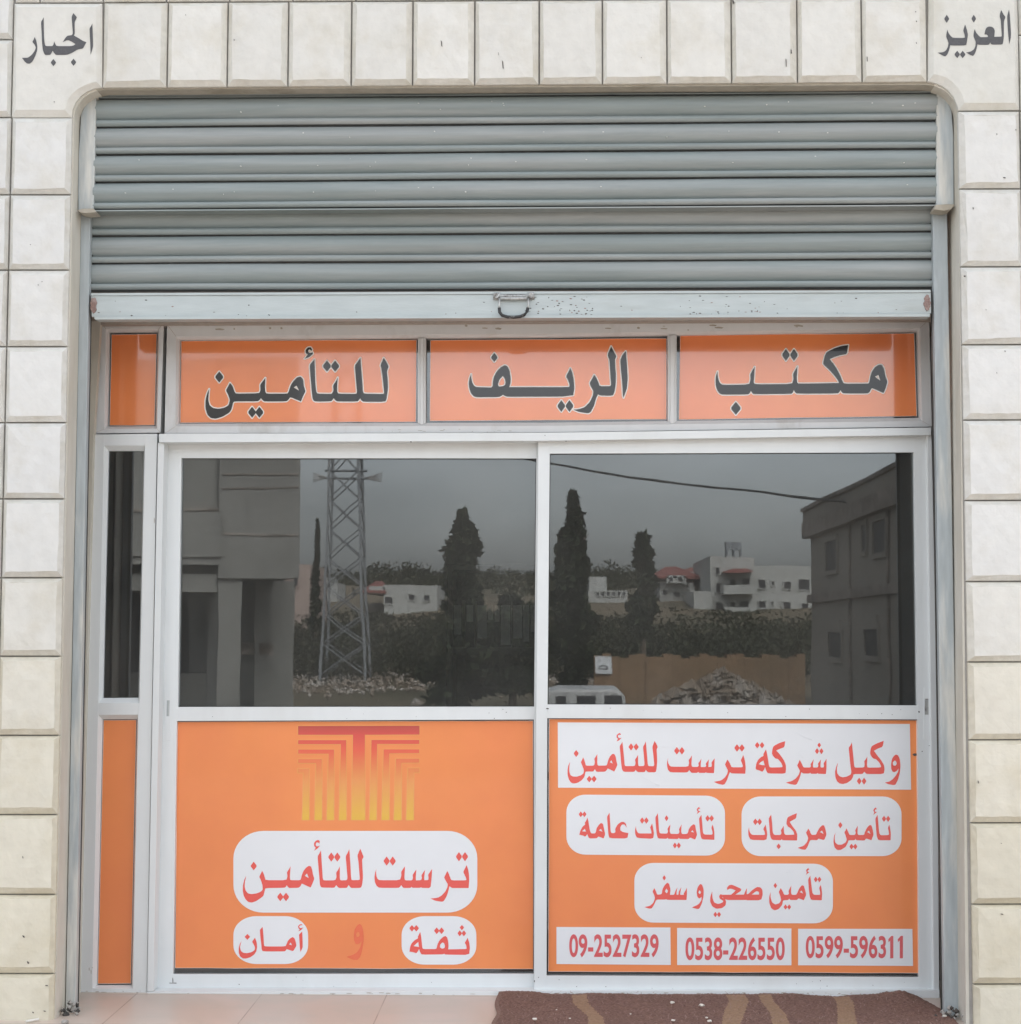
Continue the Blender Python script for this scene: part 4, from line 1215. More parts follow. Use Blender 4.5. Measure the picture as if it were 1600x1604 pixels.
# stray fibres standing up on the pile
mb = MB()
rr = random.Random(13)
for k in range(900):
    x, y = rr.uniform(x_l + .02, x_r), rr.uniform(-.12, .39)
    z = .016 + .003
    a = rr.uniform(0, 6.28); ln = rr.uniform(.006, .016)
    d = Vector((math.cos(a), math.sin(a), .4)).normalized() * ln
    s_ = Vector((-math.sin(a), math.cos(a), 0)) * .0007
    p = Vector((x, y, z))
    mb.add([p - s_, p + s_, p + d + s_, p + d - s_], [(0, 1, 2, 3)], 0)
M['fibre'] = mat('carpet_fibre', (.33, .22, .19), .95)
tag(mb.build('carpet_fibre', [M['fibre']], mat_t), kind='stuff')

# litter
M['paper'] = mat('paper_bits', (.72, .68, .60), .8, .1, 30)
def crumb(px, py, r, seed):
    rr = random.Random(seed)
    p = PZ(px, py, .018)
    bm = bmesh.new()
    bmesh.ops.create_icosphere(bm, subdivisions=2, radius=r)
    for v in bm.verts:
        v.co *= 1 + rr.uniform(-.28, .28)
        v.co.z *= .45
    bmesh.ops.rotate(bm, verts=bm.verts, matrix=Matrix.Rotation(rr.uniform(0, 3), 3, 'Z'))
    me = bpy.data.meshes.new('paper_scrap')
    bm.to_mesh(me); bm.free()
    me.materials.append(M['paper'])
    o = bpy.data.objects.new('paper_scrap', me)
    o.location = (p.x, p.y, .020)
    COL.objects.link(o)
    return o
for k, (x, y, r) in enumerate([(838, 1597, .008), (1053, 1571, .008), (1099, 1575.5, .010), (1055, 1599, .007), (1107, 1595, .005), (1112, 1600, .008), (872, 1582.5, .003), (988, 1589, .0035), (893, 1596, .004), (1480, 1592, .007)]):
    tag(crumb(x, y, r, k), 'tiny pale scrap of paper lying on the brown door mat', 'scrap', 'paper scraps on the door mat')
mb = MB()
pA, pB = PZ(41, 1600, .006), PZ(61, 1596.5, .006)
mb.tube([pA, pA.lerp(pB, .4), pB], .0042, 10)
M['butt'] = mat('cigarette_paper', (.74, .72, .66), .8, .05, 40)
tag(mb.build('cigarette_butt', [M['butt']]), 'white cigarette butt on the dusty floor by the left stone pier', 'cigarette butt')
bm = bmesh.new()
bmesh.ops.create_icosphere(bm, subdivisions=2, radius=.012)
rr = random.Random(4)
for v in bm.verts:
    v.co *= 1 + rr.uniform(-.2, .2); v.co.z *= .7
me = bpy.data.meshes.new('pebble'); bm.to_mesh(me); bm.free()
me.materials.append(M['grout'])
o = bpy.data.objects.new('pebble', me); o.location = PZ(102, 1601, .006); COL.objects.link(o)
tag(o, 'small grey brown pebble on the tiles near the left door guide', 'pebble')
# mortar crumbling at the feet of the two guides
def heap(px, py, seed, n=26):
    rr = random.Random(seed)
    mb = MB()
    for k in range(n):
        c = P(px, py, .10) + Vector((rr.gauss(0, .018), rr.uniform(-.05, .03), 0))
        c.z = abs(rr.gauss(0, .020)) + .004
        r = rr.uniform(.004, .013)
        v = [c + Vector((r * rr.uniform(.6, 1.2) * sx, 0, 0)) for sx in (1, -1)] + [c + Vector((0, r * rr.uniform(.6, 1.2) * s2, 0)) for s2 in (1, -1)] + [c + Vector((0, 0, r * rr.uniform(.6, 1.2) * s2)) for s2 in (1, -1)]
        mb.add(v, [(0, 2, 4), (2, 1, 4), (1, 3, 4), (3, 0, 4), (2, 0, 5), (1, 2, 5), (3, 1, 5), (0, 3, 5)], k % 2)
    return mb.build('mortar_crumbs', [M['grout'], M['slot']], building)
heap(110, 1578, 1); heap(1484, 1590, 2)

# ================================================================== INSIDE THE SHOP (seen faintly through the glass)
M['wood_d'] = mat('dark_cabinet', (.10, .09, .08), .5, .1, 6)
cab = thing('filing_cabinet', 'dark open filing cabinet holding a row of grey binders behind the left door glass', 'cabinet', (-.5, 3.2, 0))
YC = 2.6
a, b = P(700, 903, YC), P(860, 1015, YC)
mb = MB()
mb.box(a.x, a.x + .03, YC, YC + .4, 0, a.z + .06); mb.box(b.x - .03, b.x, YC, YC + .4, 0, a.z + .06)
mb.box(a.x + .03, b.x - .03, YC + .38, YC + .4, 0, a.z + .06)
mb.build('carcass', [M['wood_d']], cab)
for z in (a.z + .03, b.z - .03, .35):
    mb = MB()
    mb.box(a.x + .03, b.x - .03, YC + .005, YC + .38, z, z + .03)
    mb.build('shelf', [M['wood_d']], cab)
M['binder'] = mat('binder_black', (.05, .05, .052), .6, .03, 8)
M['label'] = mat('binder_label', (.36, .36, .35), .7, .04, 8)
bx = [(711, 723, 994), (731, 742, 974), (748, 763, 1000), (765, 773, 971), (775, 783, 974), (785, 800, 1010), (804, 818, 1000), (820, 829, 1005), (832, 840, 990)]
for k, (x0, x1, yl) in enumerate(bx):
    A, B, Lb = P(x0 - 1.5, 940 + (k % 3) * .8, YC + .03), P(x1 + 1.5, 1011, YC + .03), P(x1, yl, YC + .03)
    mb = MB()
    mb.box(A.x, B.x, YC + .03, YC + .30, b.z + .001, A.z)
    bo = mb.build('binder', [M['binder']])
    tag(bo, 'black lever arch binder with a pale spine label on the cabinet shelf', 'binder', 'binders in the cabinet')
    lt = P(x0, 948, YC + .03)
    mb = MB(); mb.box(lt.x, Lb.x, YC + .028, YC + .0295, Lb.z, lt.z); mb.build('spine_label', [M['label']], bo)
# desk with a computer behind the left door
desk = thing('desk', 'plain office desk standing behind the sliding doors', 'desk', (.1, 1.9, 0))
M['desk'] = mat('desk_top', (.10, .09, .085), .5, .1, 6)
mb = MB(); mb.box(-.55, 1.2, 1.7, 2.35, .72, .75); mb.build('desk_top', [M['desk']], desk, bevel=.003)
for x, y in ((-.5, 1.75), (1.15, 1.75), (-.5, 2.3), (1.15, 2.3)):
    mb = MB(); mb.box(x - .025, x + .025, y - .025, y + .025, 0, .72); mb.build('leg', [M['desk']], desk)

# ================================================================== ACROSS THE STREET (mirrored in the glass)
def zl(z): return z
def terrain(L):
    """ground height at mirror distance L"""
    pts = [(10, -.6), (14.9, -.62), (18, -1.5), (32, -1.5), (45, -1.1), (62, -.4), (85, .9), (110, 2.2), (160, 4.6), (215, 7.4), (260, 8.0), (420, 7), (900, 5)]
    for (a, za), (b, zb) in zip(pts, pts[1:]):
        if a <= L <= b: return lerp(za, zb, (L - a) / (b - a))
    return pts[-1][1] if L > 900 else pts[0][1]
def GY(L): return 2 * YG - (CAM.y + L)            # world y of mirror distance L
def GX(px, L): return RP(px, 985, L).x
mb = MB()
Ls = [14.95, 15.5, 17, 18, 20, 24, 28, 32, 36, 40, 45, 50, 56, 62, 70, 78, 85, 95, 110, 125, 140, 160, 185, 215, 240, 260, 330, 420, 600, 900]
rr = random.Random(17)
nx = 60
vs = []
for L in Ls:
    for c in range(nx + 1):
        u = (c / nx - .5) * 2
        x = u * abs(u) ** .6 * 500
        amp = .0 if L < 34 else min(1.2, (L - 34) * .010)
        vs.append((x, GY(L), terrain(L) + amp * (math.sin(x * .21 + L * .13) * .4 + math.sin(x * .037 + L * .05 + 1.3) * 1.0)))
fs = [[a * (nx + 1) + c, a * (nx + 1) + c + 1, (a + 1) * (nx + 1) + c + 1, (a + 1) * (nx + 1) + c] for a in range(len(Ls) - 1) for c in range(nx)]
mb.add(vs, fs)
tag(mb.build('ground', [M['earth']], smooth=True), kind='structure')
mb = MB()
mb.box(-120, 120, GY(31), GY(19), -1.53, -1.48)
tag(mb.build('road', [M['asphalt']]), kind='structure')

M['leaf'] = mat('leaf_dark', (.030, .042, .020), .75, .35, .9, spec=.2, col2=(.05, .065, .03), thr=(.4, .7))
M['leaf2'] = mat('leaf_olive', (.050, .056, .030), .8, .3, .35, spec=.2, col2=(.085, .085, .050), thr=(.4, .7))
M['bark'] = mat('bark', (.11, .085, .06), .9, .2, 5)
def leaves(mb, centres, size, n, rr):
    for (c, rad) in centres:
        for k in range(n):
            d = Vector((rr.gauss(0, 1), rr.gauss(0, 1), rr.gauss(0, 1))).normalized() * (rr.random() ** .45)
            p = Vector(c) + Vector((d.x * rad[0], d.y * rad[1], d.z * rad[2]))
            a = Vector((rr.gauss(0, 1), rr.gauss(0, 1), rr.gauss(0, 1))).normalized()
            b = a.orthogonal().normalized()
            s = size * rr.uniform(.6, 1.4)
            mb.add([p + a * s, p + b * s * .5, p - a * s, p - b * s * .5], [(0, 1, 2, 3)])
def tree(label, px, L, ytop, ybase, prof, size, per, seed, name='cypress_tree', cat='tree', group=None, m='leaf', trunk=.14):
    """prof: list of (height fraction, half width in px)"""
    rr = random.Random(seed)
    base = RP(px, 985, L)
    gz = terrain(L) - .1
    zt, zb = RP(px, ytop, L).z, RP(px, ybase, L).z
    t = thing(name, label, cat, (base.x, base.y, gz), group)
    mb = MB()
    pts = [(base.x + .05 * math.sin(k), base.y, lerp(gz, lerp(zb, zt, .8), k / 6)) for k in range(7)]
    mb.tube(pts, trunk, 8, r2=.03)
    for k in range(10):
        z = lerp(zb, zt, .1 + .07 * k); a = rr.uniform(0, 6.28)
        mb.tube([(base.x, base.y, z), (base.x + .5 * math.cos(a), base.y + .5 * math.sin(a), z + .5)], .03, 5, r2=.01)
    mb.build('trunk', [M['bark']], t)
    mb = MB()
    sc = L / F
    cs = []
    for (h, hw) in prof:
        z = lerp(zb, zt, h)
        r = hw * sc
        for k in range(4):
            a = rr.uniform(0, 6.28); q = rr.uniform(.15, .55) * r
            cs.append(((base.x + q * math.cos(a), base.y + q * math.sin(a), z + rr.uniform(-.06, .06) * (zt - zb)), (r * rr.uniform(.45, .75), r * rr.uniform(.45, .75), (zt - zb) * rr.uniform(.05, .085))))
    leaves(mb, cs, size, per, rr)
    mb.build('crown', [M[m]], t, fix=False)
    return t
tree('tall dark cypress with ragged outline mirrored left in the right door glass', 895, 46, 795, 1060, [(0, 26), (.1, 38), (.2, 45), (.3, 46), (.4, 40), (.5, 37), (.6, 33), (.7, 30), (.8, 24), (.9, 17), (.98, 8)], .14, 130, 1, group='cypress trees across the street')
tree('smooth column shaped cypress mirrored in the middle of the right door glass', 1007, 58, 838, 985, [(0, 22), (.1, 26), (.2, 27), (.35, 26), (.5, 26), (.65, 24), (.8, 20), (.9, 15), (.98, 7)], .13, 130, 2, group='cypress trees across the street')
tree('very thin pointed cypress mirrored beside the pylon', 493, 75, 830, 1010, [(0, 11), (.15, 12), (.3, 11), (.45, 10), (.6, 9), (.7, 6), (.8, 4), (.9, 3), (.98, 1.5)], .13, 70, 3, group='cypress trees across the street')
tree('broad dark conifer mirrored right in the left door glass', 724, 44, 820, 1085, [(0, 80), (.08, 80), (.16, 74), (.24, 64), (.32, 54), (.4, 46), (.48, 36), (.56, 33), (.64, 36), (.74, 34), (.84, 27), (.92, 17), (.985, 8)], .15, 170, 4, name='conifer_tree')
tree('dark bushy tree mirrored behind the door mullion', 800, 42, 935, 1075, [(0, 60), (.2, 66), (.4, 62), (.6, 52), (.8, 38), (.95, 18)], .15, 190, 5, name='bushy_tree')

# shrubs and small trees covering the slope
mb = MB()
rr = random.Random(23)
for k in range(1000):
    L = rr.uniform(128, 232)
    px = rr.uniform(330, 1500)
    r = rr.uniform(.6, 1.5)
    leaves(mb, [((GX(px, L), GY(L) + rr.uniform(-2, 2), terrain(L) + r * .5), (r * 1.4, r * 1.3, r * .8))], .20, 34, rr)
for k in range(170):                                 # low scrub between the houses
    L = rr.uniform(92, 108)
    px = rr.uniform(430, 1300)
    r = rr.uniform(.35, .7)
    leaves(mb, [((GX(px, L), GY(L), terrain(L) + r * .3), (r * 1.8, r * 1.6, r * .8))], .13, 40, rr)
for k in range(430):                                # belt of scrub in front of the houses
    L = rr.uniform(60, 84)
    px = rr.uniform(400, 1320)
    r = rr.uniform(.6, 1.15)
    leaves(mb, [((GX(px, L), GY(L), terrain(L) + r * .4), (r * 1.8, r * 1.6, r * .95))], .10, 120, rr)
for k in range(95):                                 # skyline trees
    L = rr.uniform(205, 240)
    px = rr.uniform(420, 1120)
    r = rr.uniform(.7, 1.7)
    leaves(mb, [((GX(px, L), GY(L), terrain(L) + r * .8), (r * 1.1, r, r * .9))], .24, 70, rr)
tag(mb.build('hillside_scrub', [M['leaf2']], fix=False), kind='stuff')

# ---- lattice pylon
M['galv'] = mat('galvanised_steel', (.20, .21, .22), .6, .08, 3)
M['insul'] = mat('insulator', (.32, .31, .30), .5)
LP = 60
py_ = thing('lattice_pylon', 'grey steel lattice pylon mirrored in the left door glass', 'pylon', (GX(540, LP), GY(LP), terrain(LP)))
cxp, cyp = GX(541, LP), GY(LP)
hw = lambda z: lerp(.80, .38, min(1, (z + .4) / 11.5))
mb = MB()
for sx in (-1, 1):
    for sy in (-1, 1):
        mb.tube([(cxp + sx * hw(-.5), cyp + sy * hw(-.5), -.5), (cxp + sx * hw(11), cyp + sy * hw(11), 11.0)], .062, 4)
mb.build('leg', [M['galv']], py_)
mb = MB()
z = -.3
k = 0
while z < 10.6:
    dz = 1.05
    for sy in (-1, 1):
        s0, s1 = hw(z), hw(z + dz)
        mb.tube([(cxp - s0, cyp + sy * s0, z), (cxp + s1, cyp + sy * s1, z + dz)], .026, 4)
        mb.tube([(cxp + s0, cyp + sy * s0, z), (cxp - s1, cyp + sy * s1, z + dz)], .026, 4)
        mb.tube([(cyp * 0 + cxp + sy * s0, cyp - s0, z), (cxp + sy * s1, cyp + s1, z + dz)], .022, 4)
    z += dz
    k += 1
mb.build('bracing', [M['galv']], py_)
mb = MB()
zc = RP(541, 748, LP).z
for dz in (0, .28):
    mb.tube([(cxp - .75, cyp, zc + dz), (cxp + .75, cyp, zc + dz)], .045, 4)
mb.build('cross_arm', [M['galv']], py_)
for sx in (-1, 1):
    mb = MB()
    for q in range(5):
        mb.tube([(cxp + sx * .65, cyp, zc + .02), (cxp + sx * 1.28, cyp, zc - .15 + q * .085)], .022, 5)
    mb.build('insulator', [M['insul']], py_)
# cable from the pylon to the ornate building
cab_t = MB()
A = RP(560, 668, 60) ; B = RP(1335, 789, 42)
pts = []
for k in range(25):
    t = k / 24
    p = A.lerp(B, t)
    p.z -= .9 * 4 * t * (1 - t) * .25
    pts.append(p)
cab_t.tube(pts, .038, 6)
tag(cab_t.build('overhead_cable', [M['dark']]), 'black overhead cable sagging across the mirrored sky to the ornate building', 'cable')

# ---- houses
M['wall_w'] = mat('white_render', (.40, .40, .38), .85, .05, .6)
M['wall_p'] = mat('pink_render', (.40, .31, .27), .85, .05, .6)
M['wall_c'] = mat('raw_concrete', (.27, .265, .245), .9, .14, .8, .4, 8, col2=(.20, .195, .18), stretch=(1, 1, .4))
M['wall_s'] = mat('ornate_stone', (.31, .28, .24), .85, .06, 1.2, .2, 10)
M['wall_s2'] = mat('ornate_band', (.15, .125, .105), .85, .35, 4, .4, 14, col2=(.36, .31, .27), thr=(.46, .54))
M['roof_r'] = mat('red_roof', (.22, .075, .06), .8, .12, 2)
M['void'] = mat('dark_opening', (.03, .03, .032), .6)
M['tan'] = mat('tan_earth_wall', (.27, .17, .095), .9, .14, .8, .4, 4, col2=(.20, .14, .08))

def house(label, L, depth, body, wins, name='house', m='wall_w', roofs=(), extra=(), cat='house', group=None):
    """body/wins/roofs are px rectangles (x0, y0, x1, y1) on the mirrored image at distance L"""
    yb = GY(L)
    x0 = GX(min(b[0] for b in body), L); x1 = GX(max(b[2] for b in body), L)
    t = thing(name, label, cat, ((x0 + x1) / 2, yb - depth / 2, terrain(L)), group)
    mb = MB()
    for k, b in enumerate(body):
        a, c = RP(b[0], b[1], L), RP(b[2], b[3], L)
        dd = b[4] if len(b) > 4 else 0
        mb.box(a.x, c.x, yb - depth, yb + dd, min(c.z, terrain(L)) - 1.5 if k == 0 else c.z, a.z)
    mb.build('wall', [M[m]], t)
    for b in wins:
        a, c = RP(b[0], b[1], L), RP(b[2], b[3], L)
        dd = b[4] if len(b) > 4 else 0
        mb = MB()
        w_ = .08
        mb.box(a.x - w_, a.x, yb + dd - .05, yb + dd + .06, c.z, a.z, 1)
        mb.box(c.x, c.x + w_, yb + dd - .05, yb + dd + .06, c.z, a.z, 1)
        mb.box(a.x - w_, c.x + w_, yb + dd - .05, yb + dd + .08, c.z - w_, c.z, 1)
        mb.box(a.x - w_, c.x + w_, yb + dd - .05, yb + dd + .07, a.z, a.z + w_, 1)
        mb.box(a.x, c.x, yb + dd - .05, yb + dd + .012, c.z, a.z, 0)
        mb.build('window', [M['void'], M[m]], t)
    for (rx0, ry0, rx1, ry1, ov) in roofs:             # hipped roof
        a, c = RP(rx0, ry0, L), RP(rx1, ry1, L)
        zr, ze = a.z, c.z
        xa, xb = a.x - ov, c.x + ov
        ya, yb2 = yb + ov, yb - depth - ov
        ix = min((xb - xa) * .38, depth * .4)
        mb = MB()
        mb.add([(xa, ya, ze), (xb, ya, ze), (xb, yb2, ze), (xa, yb2, ze), (xa + ix, (ya + yb2) / 2, zr), (xb - ix, (ya + yb2) / 2, zr),
                (xa, ya, ze - .15), (xb, ya, ze - .15), (xb, yb2, ze - .15), (xa, yb2, ze - .15)],
               [(0, 1, 5, 4), (1, 2, 5), (2, 3, 4, 5), (3, 0, 4), (0, 6, 7, 1), (1, 7, 8, 2), (2, 8, 9, 3), (3, 9, 6, 0), (9, 8, 7, 6)])
        mb.build('roof', [M['roof_r']], t)
    return t
ap = house('white flat roofed apartment block with rooftop water tank mirrored in the right door glass', 110, 12,
      [(1180, 885, 1285, 968), (1112, 872, 1180.5, 968, .6), (1085, 925, 1112.5, 965, 1.0)],
      [(1188, 907, 1199, 919), (1208.5, 909, 1212.5, 914), (1228, 910, 1239, 921), (1251, 907, 1268, 923), (1188, 941, 1199, 952), (1208.5, 942, 1212.5, 947), (1228, 943, 1239, 954), (1256, 945, 1266, 956),
       (1120, 888, 1125, 898, .6), (1141, 907, 1150, 921, .6), (1160, 905, 1172, 920, .6), (1120, 912, 1126, 926, .6), (1142, 942, 1150, 954, .6), (1157, 940, 1170, 952, .6), (1118, 944, 1130, 956, .6)], name='apartment_block', cat='building')
a, c = RP(1128, 889, 110), RP(1176, 897, 110)
mb = MB(); yb = GY(110)
mb.add([(a.x, yb + 2.4, c.z), (c.x, yb + 2.4, c.z), (c.x, yb + .6, c.z + .1), (a.x, yb + .6, c.z + .1), (a.x + .7, yb + .7, a.z), (c.x - .5, yb + .7, a.z)],
       [(0, 1, 5, 4), (1, 2, 5), (3, 0, 4), (2, 3, 4, 5), (0, 3, 2, 1)])
mb.build('porch_roof', [M['roof_r']], ap)
for yy in (925, 960):
    a, c = RP(1128, yy - 4, 110), RP(1176, yy + 5, 110)
    mb = MB(); mb.box(a.x, c.x, yb + .6, yb + 2.2, c.z, c.z + .12); mb.box(a.x, c.x, yb + 2.1, yb + 2.2, c.z + .12, a.z + .2)
    mb.build('balcony', [M['wall_w']], ap)
a, c = RP(1143, 846, 110), RP(1166, 858, 110)
mb = MB()
mb.box(a.x, c.x, yb - 3, yb - 2, c.z, a.z)
for x in (a.x + .05, (a.x + c.x) / 2, c.x - .05):
    for y in (yb - 2.95, yb - 2.05):
        mb.box(x - .05, x + .05, y - .05, y + .05, RP(1143, 874, 110).z, c.z)
mb.build('water_tank', [M['galv']], ap)

house('red roofed house with rounded bay mirrored between cypress and apartment block', 118, 8, [(1035, 912, 1082, 950), (1045, 902, 1076, 915, .8)], [(1040, 926, 1047, 934), (1058, 927, 1066, 936), (1049, 905, 1055, 912, .8), (1064, 905, 1071, 912, .8)], roofs=[(1036, 884, 1082, 903, .8)], group='red roofed houses on the hill')
house('low red hipped roof house mirrored just behind the bay fronted house', 128, 8, [(1078, 895, 1114, 930)], [(1086, 908, 1096, 918)], roofs=[(1080, 886, 1112, 899, .6)], group='red roofed houses on the hill')
house('small pale house with rail fence mirrored between the two cypresses', 120, 7, [(921, 903, 950, 916), (918, 926, 980, 950, 3)], [(932, 928, 936, 934, 3), (940, 928, 944, 934, 3), (948, 928, 952, 934, 3), (956, 928, 960, 934, 3), (964, 928, 968, 934, 3), (972, 928, 976, 934, 3)])
house('long low white house mirrored right of the pylon', 112, 7, [(602, 916, 684, 946), (580, 918, 604, 930)], [(604, 934, 616, 944), (640, 930, 648, 938), (664, 930, 672, 938)], roofs=[(572, 908, 602, 925, .2)])
house('pink house with dark ornament bands mirrored beside the thin cypress', 85, 7, [(425, 884, 482, 960)], [(440, 905, 446, 918), (458, 905, 464, 918)], m='wall_p', extra=())
for k, (x0, y0, x1, y1, L) in enumerate([(505, 905, 520, 918, 150), (508, 913, 530, 926, 122)]):
    house(['small white house high on the slope mirrored behind the pylon', 'low white house mirrored in front of the pylon legs'][k], L, 5, [(x0, y0, x1, y1)], [(x0 + 3, y0 + 4, x0 + 6, y0 + 8)])

# ---- unfinished concrete building (left)
LC = 20
cb = thing('concrete_building', 'raw grey concrete frame of an unfinished building mirrored at the left', 'building', (GX(330, LC), GY(LC) - 3, -1.5))
yc = GY(LC)
def crect(px0, py0, px1, py1, d0, d1, mb, mi=0):
    a, c = RP(px0, py0, LC), RP(px1, py1, LC)
    sk = .42 * d1
    vs = [(x, y, z) for x, y in ((a.x, yc + d0), (c.x, yc + d0), (c.x - sk, yc - d1), (a.x - sk, yc - d1)) for z in (c.z, a.z)]
    mb.add(vs, [(0, 2, 3, 1), (2, 4, 5, 3), (4, 6, 7, 5), (6, 0, 1, 7), (0, 6, 4, 2), (1, 3, 5, 7)], mi)
mb = MB()
crect(345, 560, 466, 905, 0, 6, mb)                     # overhanging upper storey
mb.build('upper_storey', [M['wall_c']], cb)
mb = MB()
crect(180, 560, 345.2, 800, -.15, 6, mb)
crect(180, 800, 346, 872, .05, 6, mb)
mb.build('side_wall', [M['wall_c']], cb)
mb = MB()
crect(130, 898, 340, 926, -.10, .6, mb); crect(100, 868, 345, 884, .02, .5, mb)
mb.build('beam', [M['wall_c']], cb)
mb = MB()
crect(340, 884, 371, 1320, -.05, .6, mb); crect(140, 884, 172, 1320, -.05, .6, mb)
mb.build('column', [M['wall_c']], cb)
mb = MB()
crect(371, 905, 432, 1320, -1.2, 3.0, mb); crect(120, 1060, 338, 1320, -1.6, 2.4, mb, 0)
mb.build('back_wall', [M['wall_c']], cb)
mb = MB()
crect(100, 884, 372, 1320, -3.2, 3.4, mb)
mb.build('interior_shade', [M['void']], cb)  # near-black block stands in for the shade behind the columns
mb = MB()
crect(384, 1008, 402, 1030, -1.19, 1.3, mb)
mb.build('meter_box', [M['wall_s2']], cb)
mb = MB()
for y in (740, 762, 836):
    crect(348, y, 464, y + 2.4, .012, .1, mb)
crect(180, 797, 343, 801, .065, .2, mb)
mb.build('shuttering_joint', [M['wall_s2']], cb)

# ---- ornate stone building (right), its side wall running towards the shop
ob_ = thing('ornate_building', 'ornate two storey stone building with carved bands mirrored at the right', 'building', (9.5, GY(38), -1.5))
XW = 7.55
zq = lambda py, px: RP(px, py, XW * F / (px - 869.0)).z
zt_, zc_, zb1, zb0 = zq(798, 1265), zq(843, 1265), zq(930, 1280), zq(943, 1280)
ye, yn = GY(49), GY(20)
mb = MB()
mb.box(XW, XW + 7, ye, yn, -1.6, zc_)
mb.build('wall', [M['wall_s']], ob_)
mb = MB()
mb.box(XW - .18, XW + 7.2, ye - .18, yn + .3, zc_ + .42, zt_ - .1)
mb.build('parapet', [M['wall_s']], ob_)
mb = MB()
mb.box(XW - .24, XW + 7.3, ye - .24, yn + .4, zt_ - .1, zt_)
mb.box(XW - .22, XW + 7.2, ye - .22, yn + .3, zc_, zc_ + .42)
mb.build('cornice', [M['wall_s2']], ob_)
mb = MB()
mb.box(XW - .12, XW + .1, ye - .12, yn, zb0, zb1)
mb.build('carved_band', [M['wall_s2']], ob_)
def side_win(px0, px1, py0, py1, arch=False):
    La, Lb = XW * F / (px0 - 869.0), XW * F / (px1 - 869.0)
    pm = (px0 + px1) / 2
    za, zb_ = zq(py0, pm), zq(py1, pm)
    mb = MB()
    y0, y1 = GY(La), GY(Lb)
    mb.box(XW - .06, XW + .05, y0 - .12, y0, zb_, za); mb.box(XW - .06, XW + .05, y1, y1 + .12, zb_, za)
    mb.box(XW - .08, XW + .05, y0 - .12, y1 + .12, zb_ - .12, zb_); mb.box(XW - .07, XW + .05, y0 - .12, y1 + .12, za, za + .14)
    if arch:
        mb.box(XW - .065, XW + .05, y0 + .1, y1 - .1, za + .14, za + .32)
    mb.box(XW - .012, XW + .05, y0, y1, zb_, za, 1)
    mb.build('window', [M['wall_s'], M['void']], ob_)
side_win(1294, 1311, 845, 893); side_win(1349, 1356, 822, 862); side_win(1366, 1386, 815, 865)
side_win(1298, 1318, 990, 1032, True); side_win(1352, 1374, 985, 1030, True)
for px in (1331, 1391):
    L = XW * F / (px - 869.0)
    mb = MB()
    mb.tube([(XW - .05, GY(L), -1.5), (XW - .05, GY(L), zc_)], .04, 6)
    mb.build('drain_pipe', [M['wall_s2']], ob_)

# ---- earth wall, poster, rubble, van, rubble field
LW = 36
a, c = RP(930, 1024, LW), RP(1262, 1024, LW)
mb = MB()
nn = 24
for k in range(nn):
    u0, u1 = k / nn, (k + 1) / nn
    x0, x1 = lerp(a.x, c.x, u0), lerp(a.x, c.x, u1)
    zz = a.z + .05 * math.sin(k * 1.7) - .05
    mb.box(x0, x1, GY(LW) - .5, GY(LW) + .02 * math.sin(k * 2.3), -1.6, zz)
tag(mb.build('earth_wall', [M['tan']]), 'tan rendered boundary wall mirrored low in the right door glass', 'wall')
pt = thing('notice_sheet', 'white notice sheet hung on the left end of the tan wall', 'notice', tuple(RP(945, 1042, LW - .1)))
yy = GY(LW) + .05
a, c = RP(932, 1028, LW), RP(958, 1056, LW)
mb = MB(); mb.box(a.x, c.x, yy, yy + .015, c.z, a.z); mb.build('sheet', [M['white_v']], pt)
mb = MB()
q = lambda px, py: (RP(px, py, LW).x, yy + .018, RP(px, py, LW).z)
mb.tube([q(937, 1048), q(939, 1045), q(943, 1043), q(948, 1043.5), q(952, 1046), q(952, 1048), q(937, 1048.5)], .012, 5)
mb.build('car_drawing', [M['dark']], pt)

M['rubble'] = mat('rubble_stone', (.24, .19, .145), .9, .25, 1.2, .5, 12, col2=(.42, .38, .34), thr=(.5, .6))
def rock(mb, c, r, rr):
    pts = []
    for d in ((1, 0, 0), (-1, 0, 0), (0, 1, 0), (0, -1, 0), (0, 0, 1), (0, 0, -1)):
        pts.append(Vector(c) + Vector(d) * r * rr.uniform(.5, 1.25) + Vector((rr.uniform(-.3, .3), rr.uniform(-.3, .3), rr.uniform(-.3, .3))) * r)
    mb.add(pts, [(0, 2, 4), (2, 1, 4), (1, 3, 4), (3, 0, 4), (2, 0, 5), (1, 2, 5), (3, 1, 5), (0, 3, 5)])
mb = MB()
rr = random.Random(77)
LRb = 33
for k in range(2600):
    t = rr.gauss(0, .42)
    px = 1130 + t * 130
    h = max(0, 1 - abs(t) * .9) 
    top = lerp(1120, 1052, h)
    z = RP(px, top, LRb).z
    zz = lerp(-1.5, z, rr.random() ** .45)
    fl = (z - zz) * .9
    rock(mb, (GX(px, LRb), GY(LRb) + fl * rr.uniform(-.9, .9), zz), rr.uniform(.025, .12) * (1.6 if rr.random() < .08 else 1), rr)
tag(mb.build('rubble_heap', [M['rubble']]), kind='stuff')
mb = MB()
for k in range(1500):
    L = rr.uniform(54, 64); px = rr.uniform(420, 930)
    rock(mb, (GX(px, L), GY(L), terrain(L) + .02), rr.uniform(.03, .10), rr)
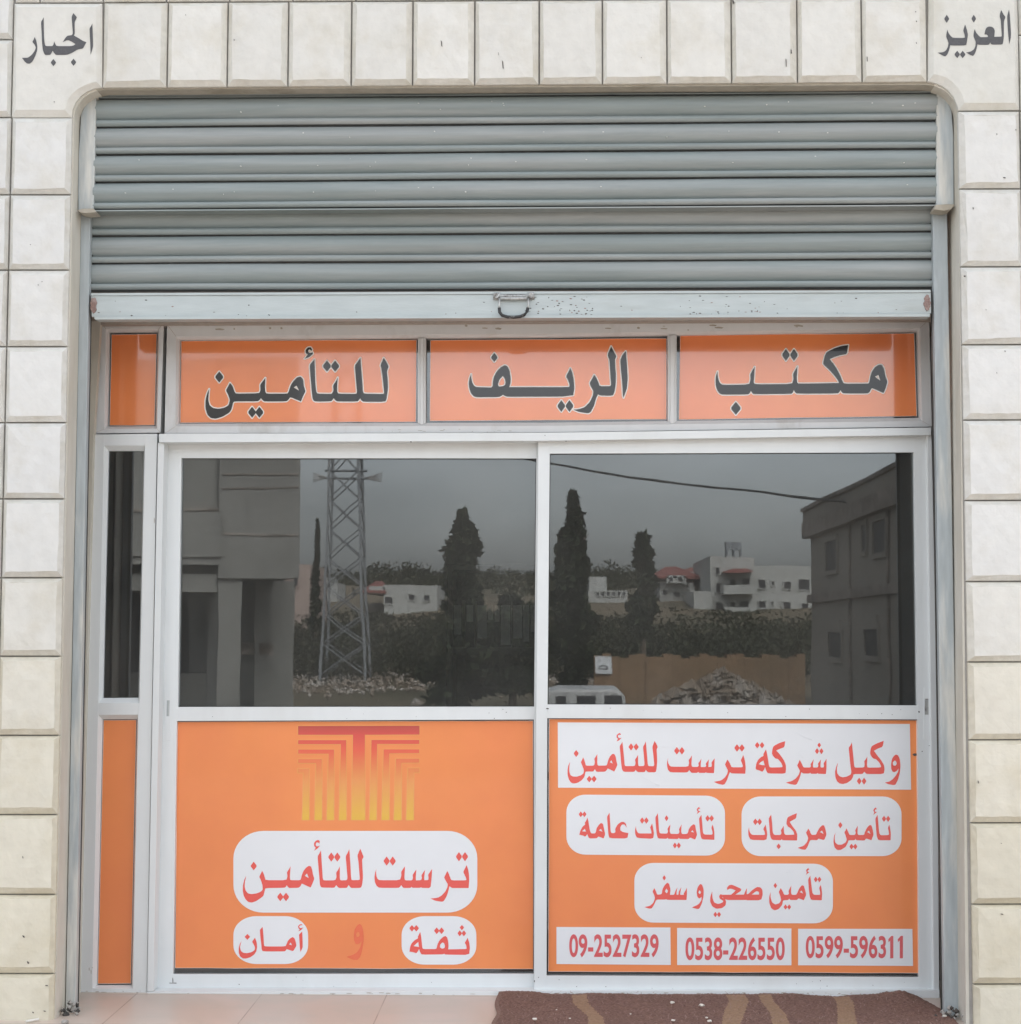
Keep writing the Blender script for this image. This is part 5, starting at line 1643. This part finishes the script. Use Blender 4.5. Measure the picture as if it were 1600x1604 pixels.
for k in range(400):
    L = rr.uniform(38, 70); px = rr.uniform(430, 1290)
    rock(mb, (GX(px, L), GY(L), terrain(L) + .02), rr.uniform(.03, .09), rr)
tag(mb.build('stone_scatter', [M['rubble']]), kind='stuff')
for k, (px, py, r, lb) in enumerate([(653, 1099, .20, 'larger pale boulder mirrored at the foot of the left door glass'), (668, 1098, .14, 'smaller pale boulder beside the larger one mirrored in the left door glass')]):
    mb = MB(); L = 48
    p = RP(px, py, L); p.z = terrain(L) + r * .5
    rock(mb, p, r * 1.2, random.Random(k + 5))
    tag(mb.build('boulder', [M['white_v'] if False else M['rubble']]), lb, 'boulder')

# van: rear half and roof seen in the mirror
van = thing('white_van', 'white van at the kerb, roof and windows mirrored low in the right door glass', 'van', (GX(905, 26), GY(26), -1.48))
vx0, vx1 = GX(826, 26), GX(985, 26)
zr_ = RP(900, 1080, 26).z
vy0, vy1 = GY(26) - 1.9, GY(26)
M['vanpaint'] = mat('van_paint', (.48, .48, .47), .35, .02, 1, spec=.5)
mb = MB()
prof = [(vx0, -1.1), (vx0, zr_ - .55), (vx0 + .25, zr_ - .06), (vx0 + .5, zr_), (vx1 - .18, zr_ - .02), (vx1 - .06, zr_ - .12), (vx1, -.5), (vx1, -1.1)]
o0 = [(x, vy1, z) for x, z in prof]; o1 = [(x, vy0, z) for x, z in prof]
npf = len(prof)
mb.add(o0 + o1, [list(range(npf)), list(range(2 * npf - 1, npf - 1, -1))] + [[k, (k + 1) % npf, npf + (k + 1) % npf, npf + k] for k in range(npf)])
mb.build('body', [M['vanpaint']], van, bevel=.05)
for (xa, xb) in ((871, 889), (905, 933), (946, 974)):
    a, c = RP(xa, 1091.5, 26), RP(xb, 1112, 26)
    mb = MB(); mb.box(a.x, c.x, vy1 - .02, vy1 + .012, c.z, a.z); mb.build('window', [M['void']], van, bevel=.01)
for x in (vx0 + .4, vx1 - .35):
    for y in (vy0 + .1, vy1 - .1):
        mb = MB()
        mb.tube([(x, y - .1, -1.17), (x, y + .1, -1.17)], .31, 20)
        mb.build('wheel', [M['dark']], van)
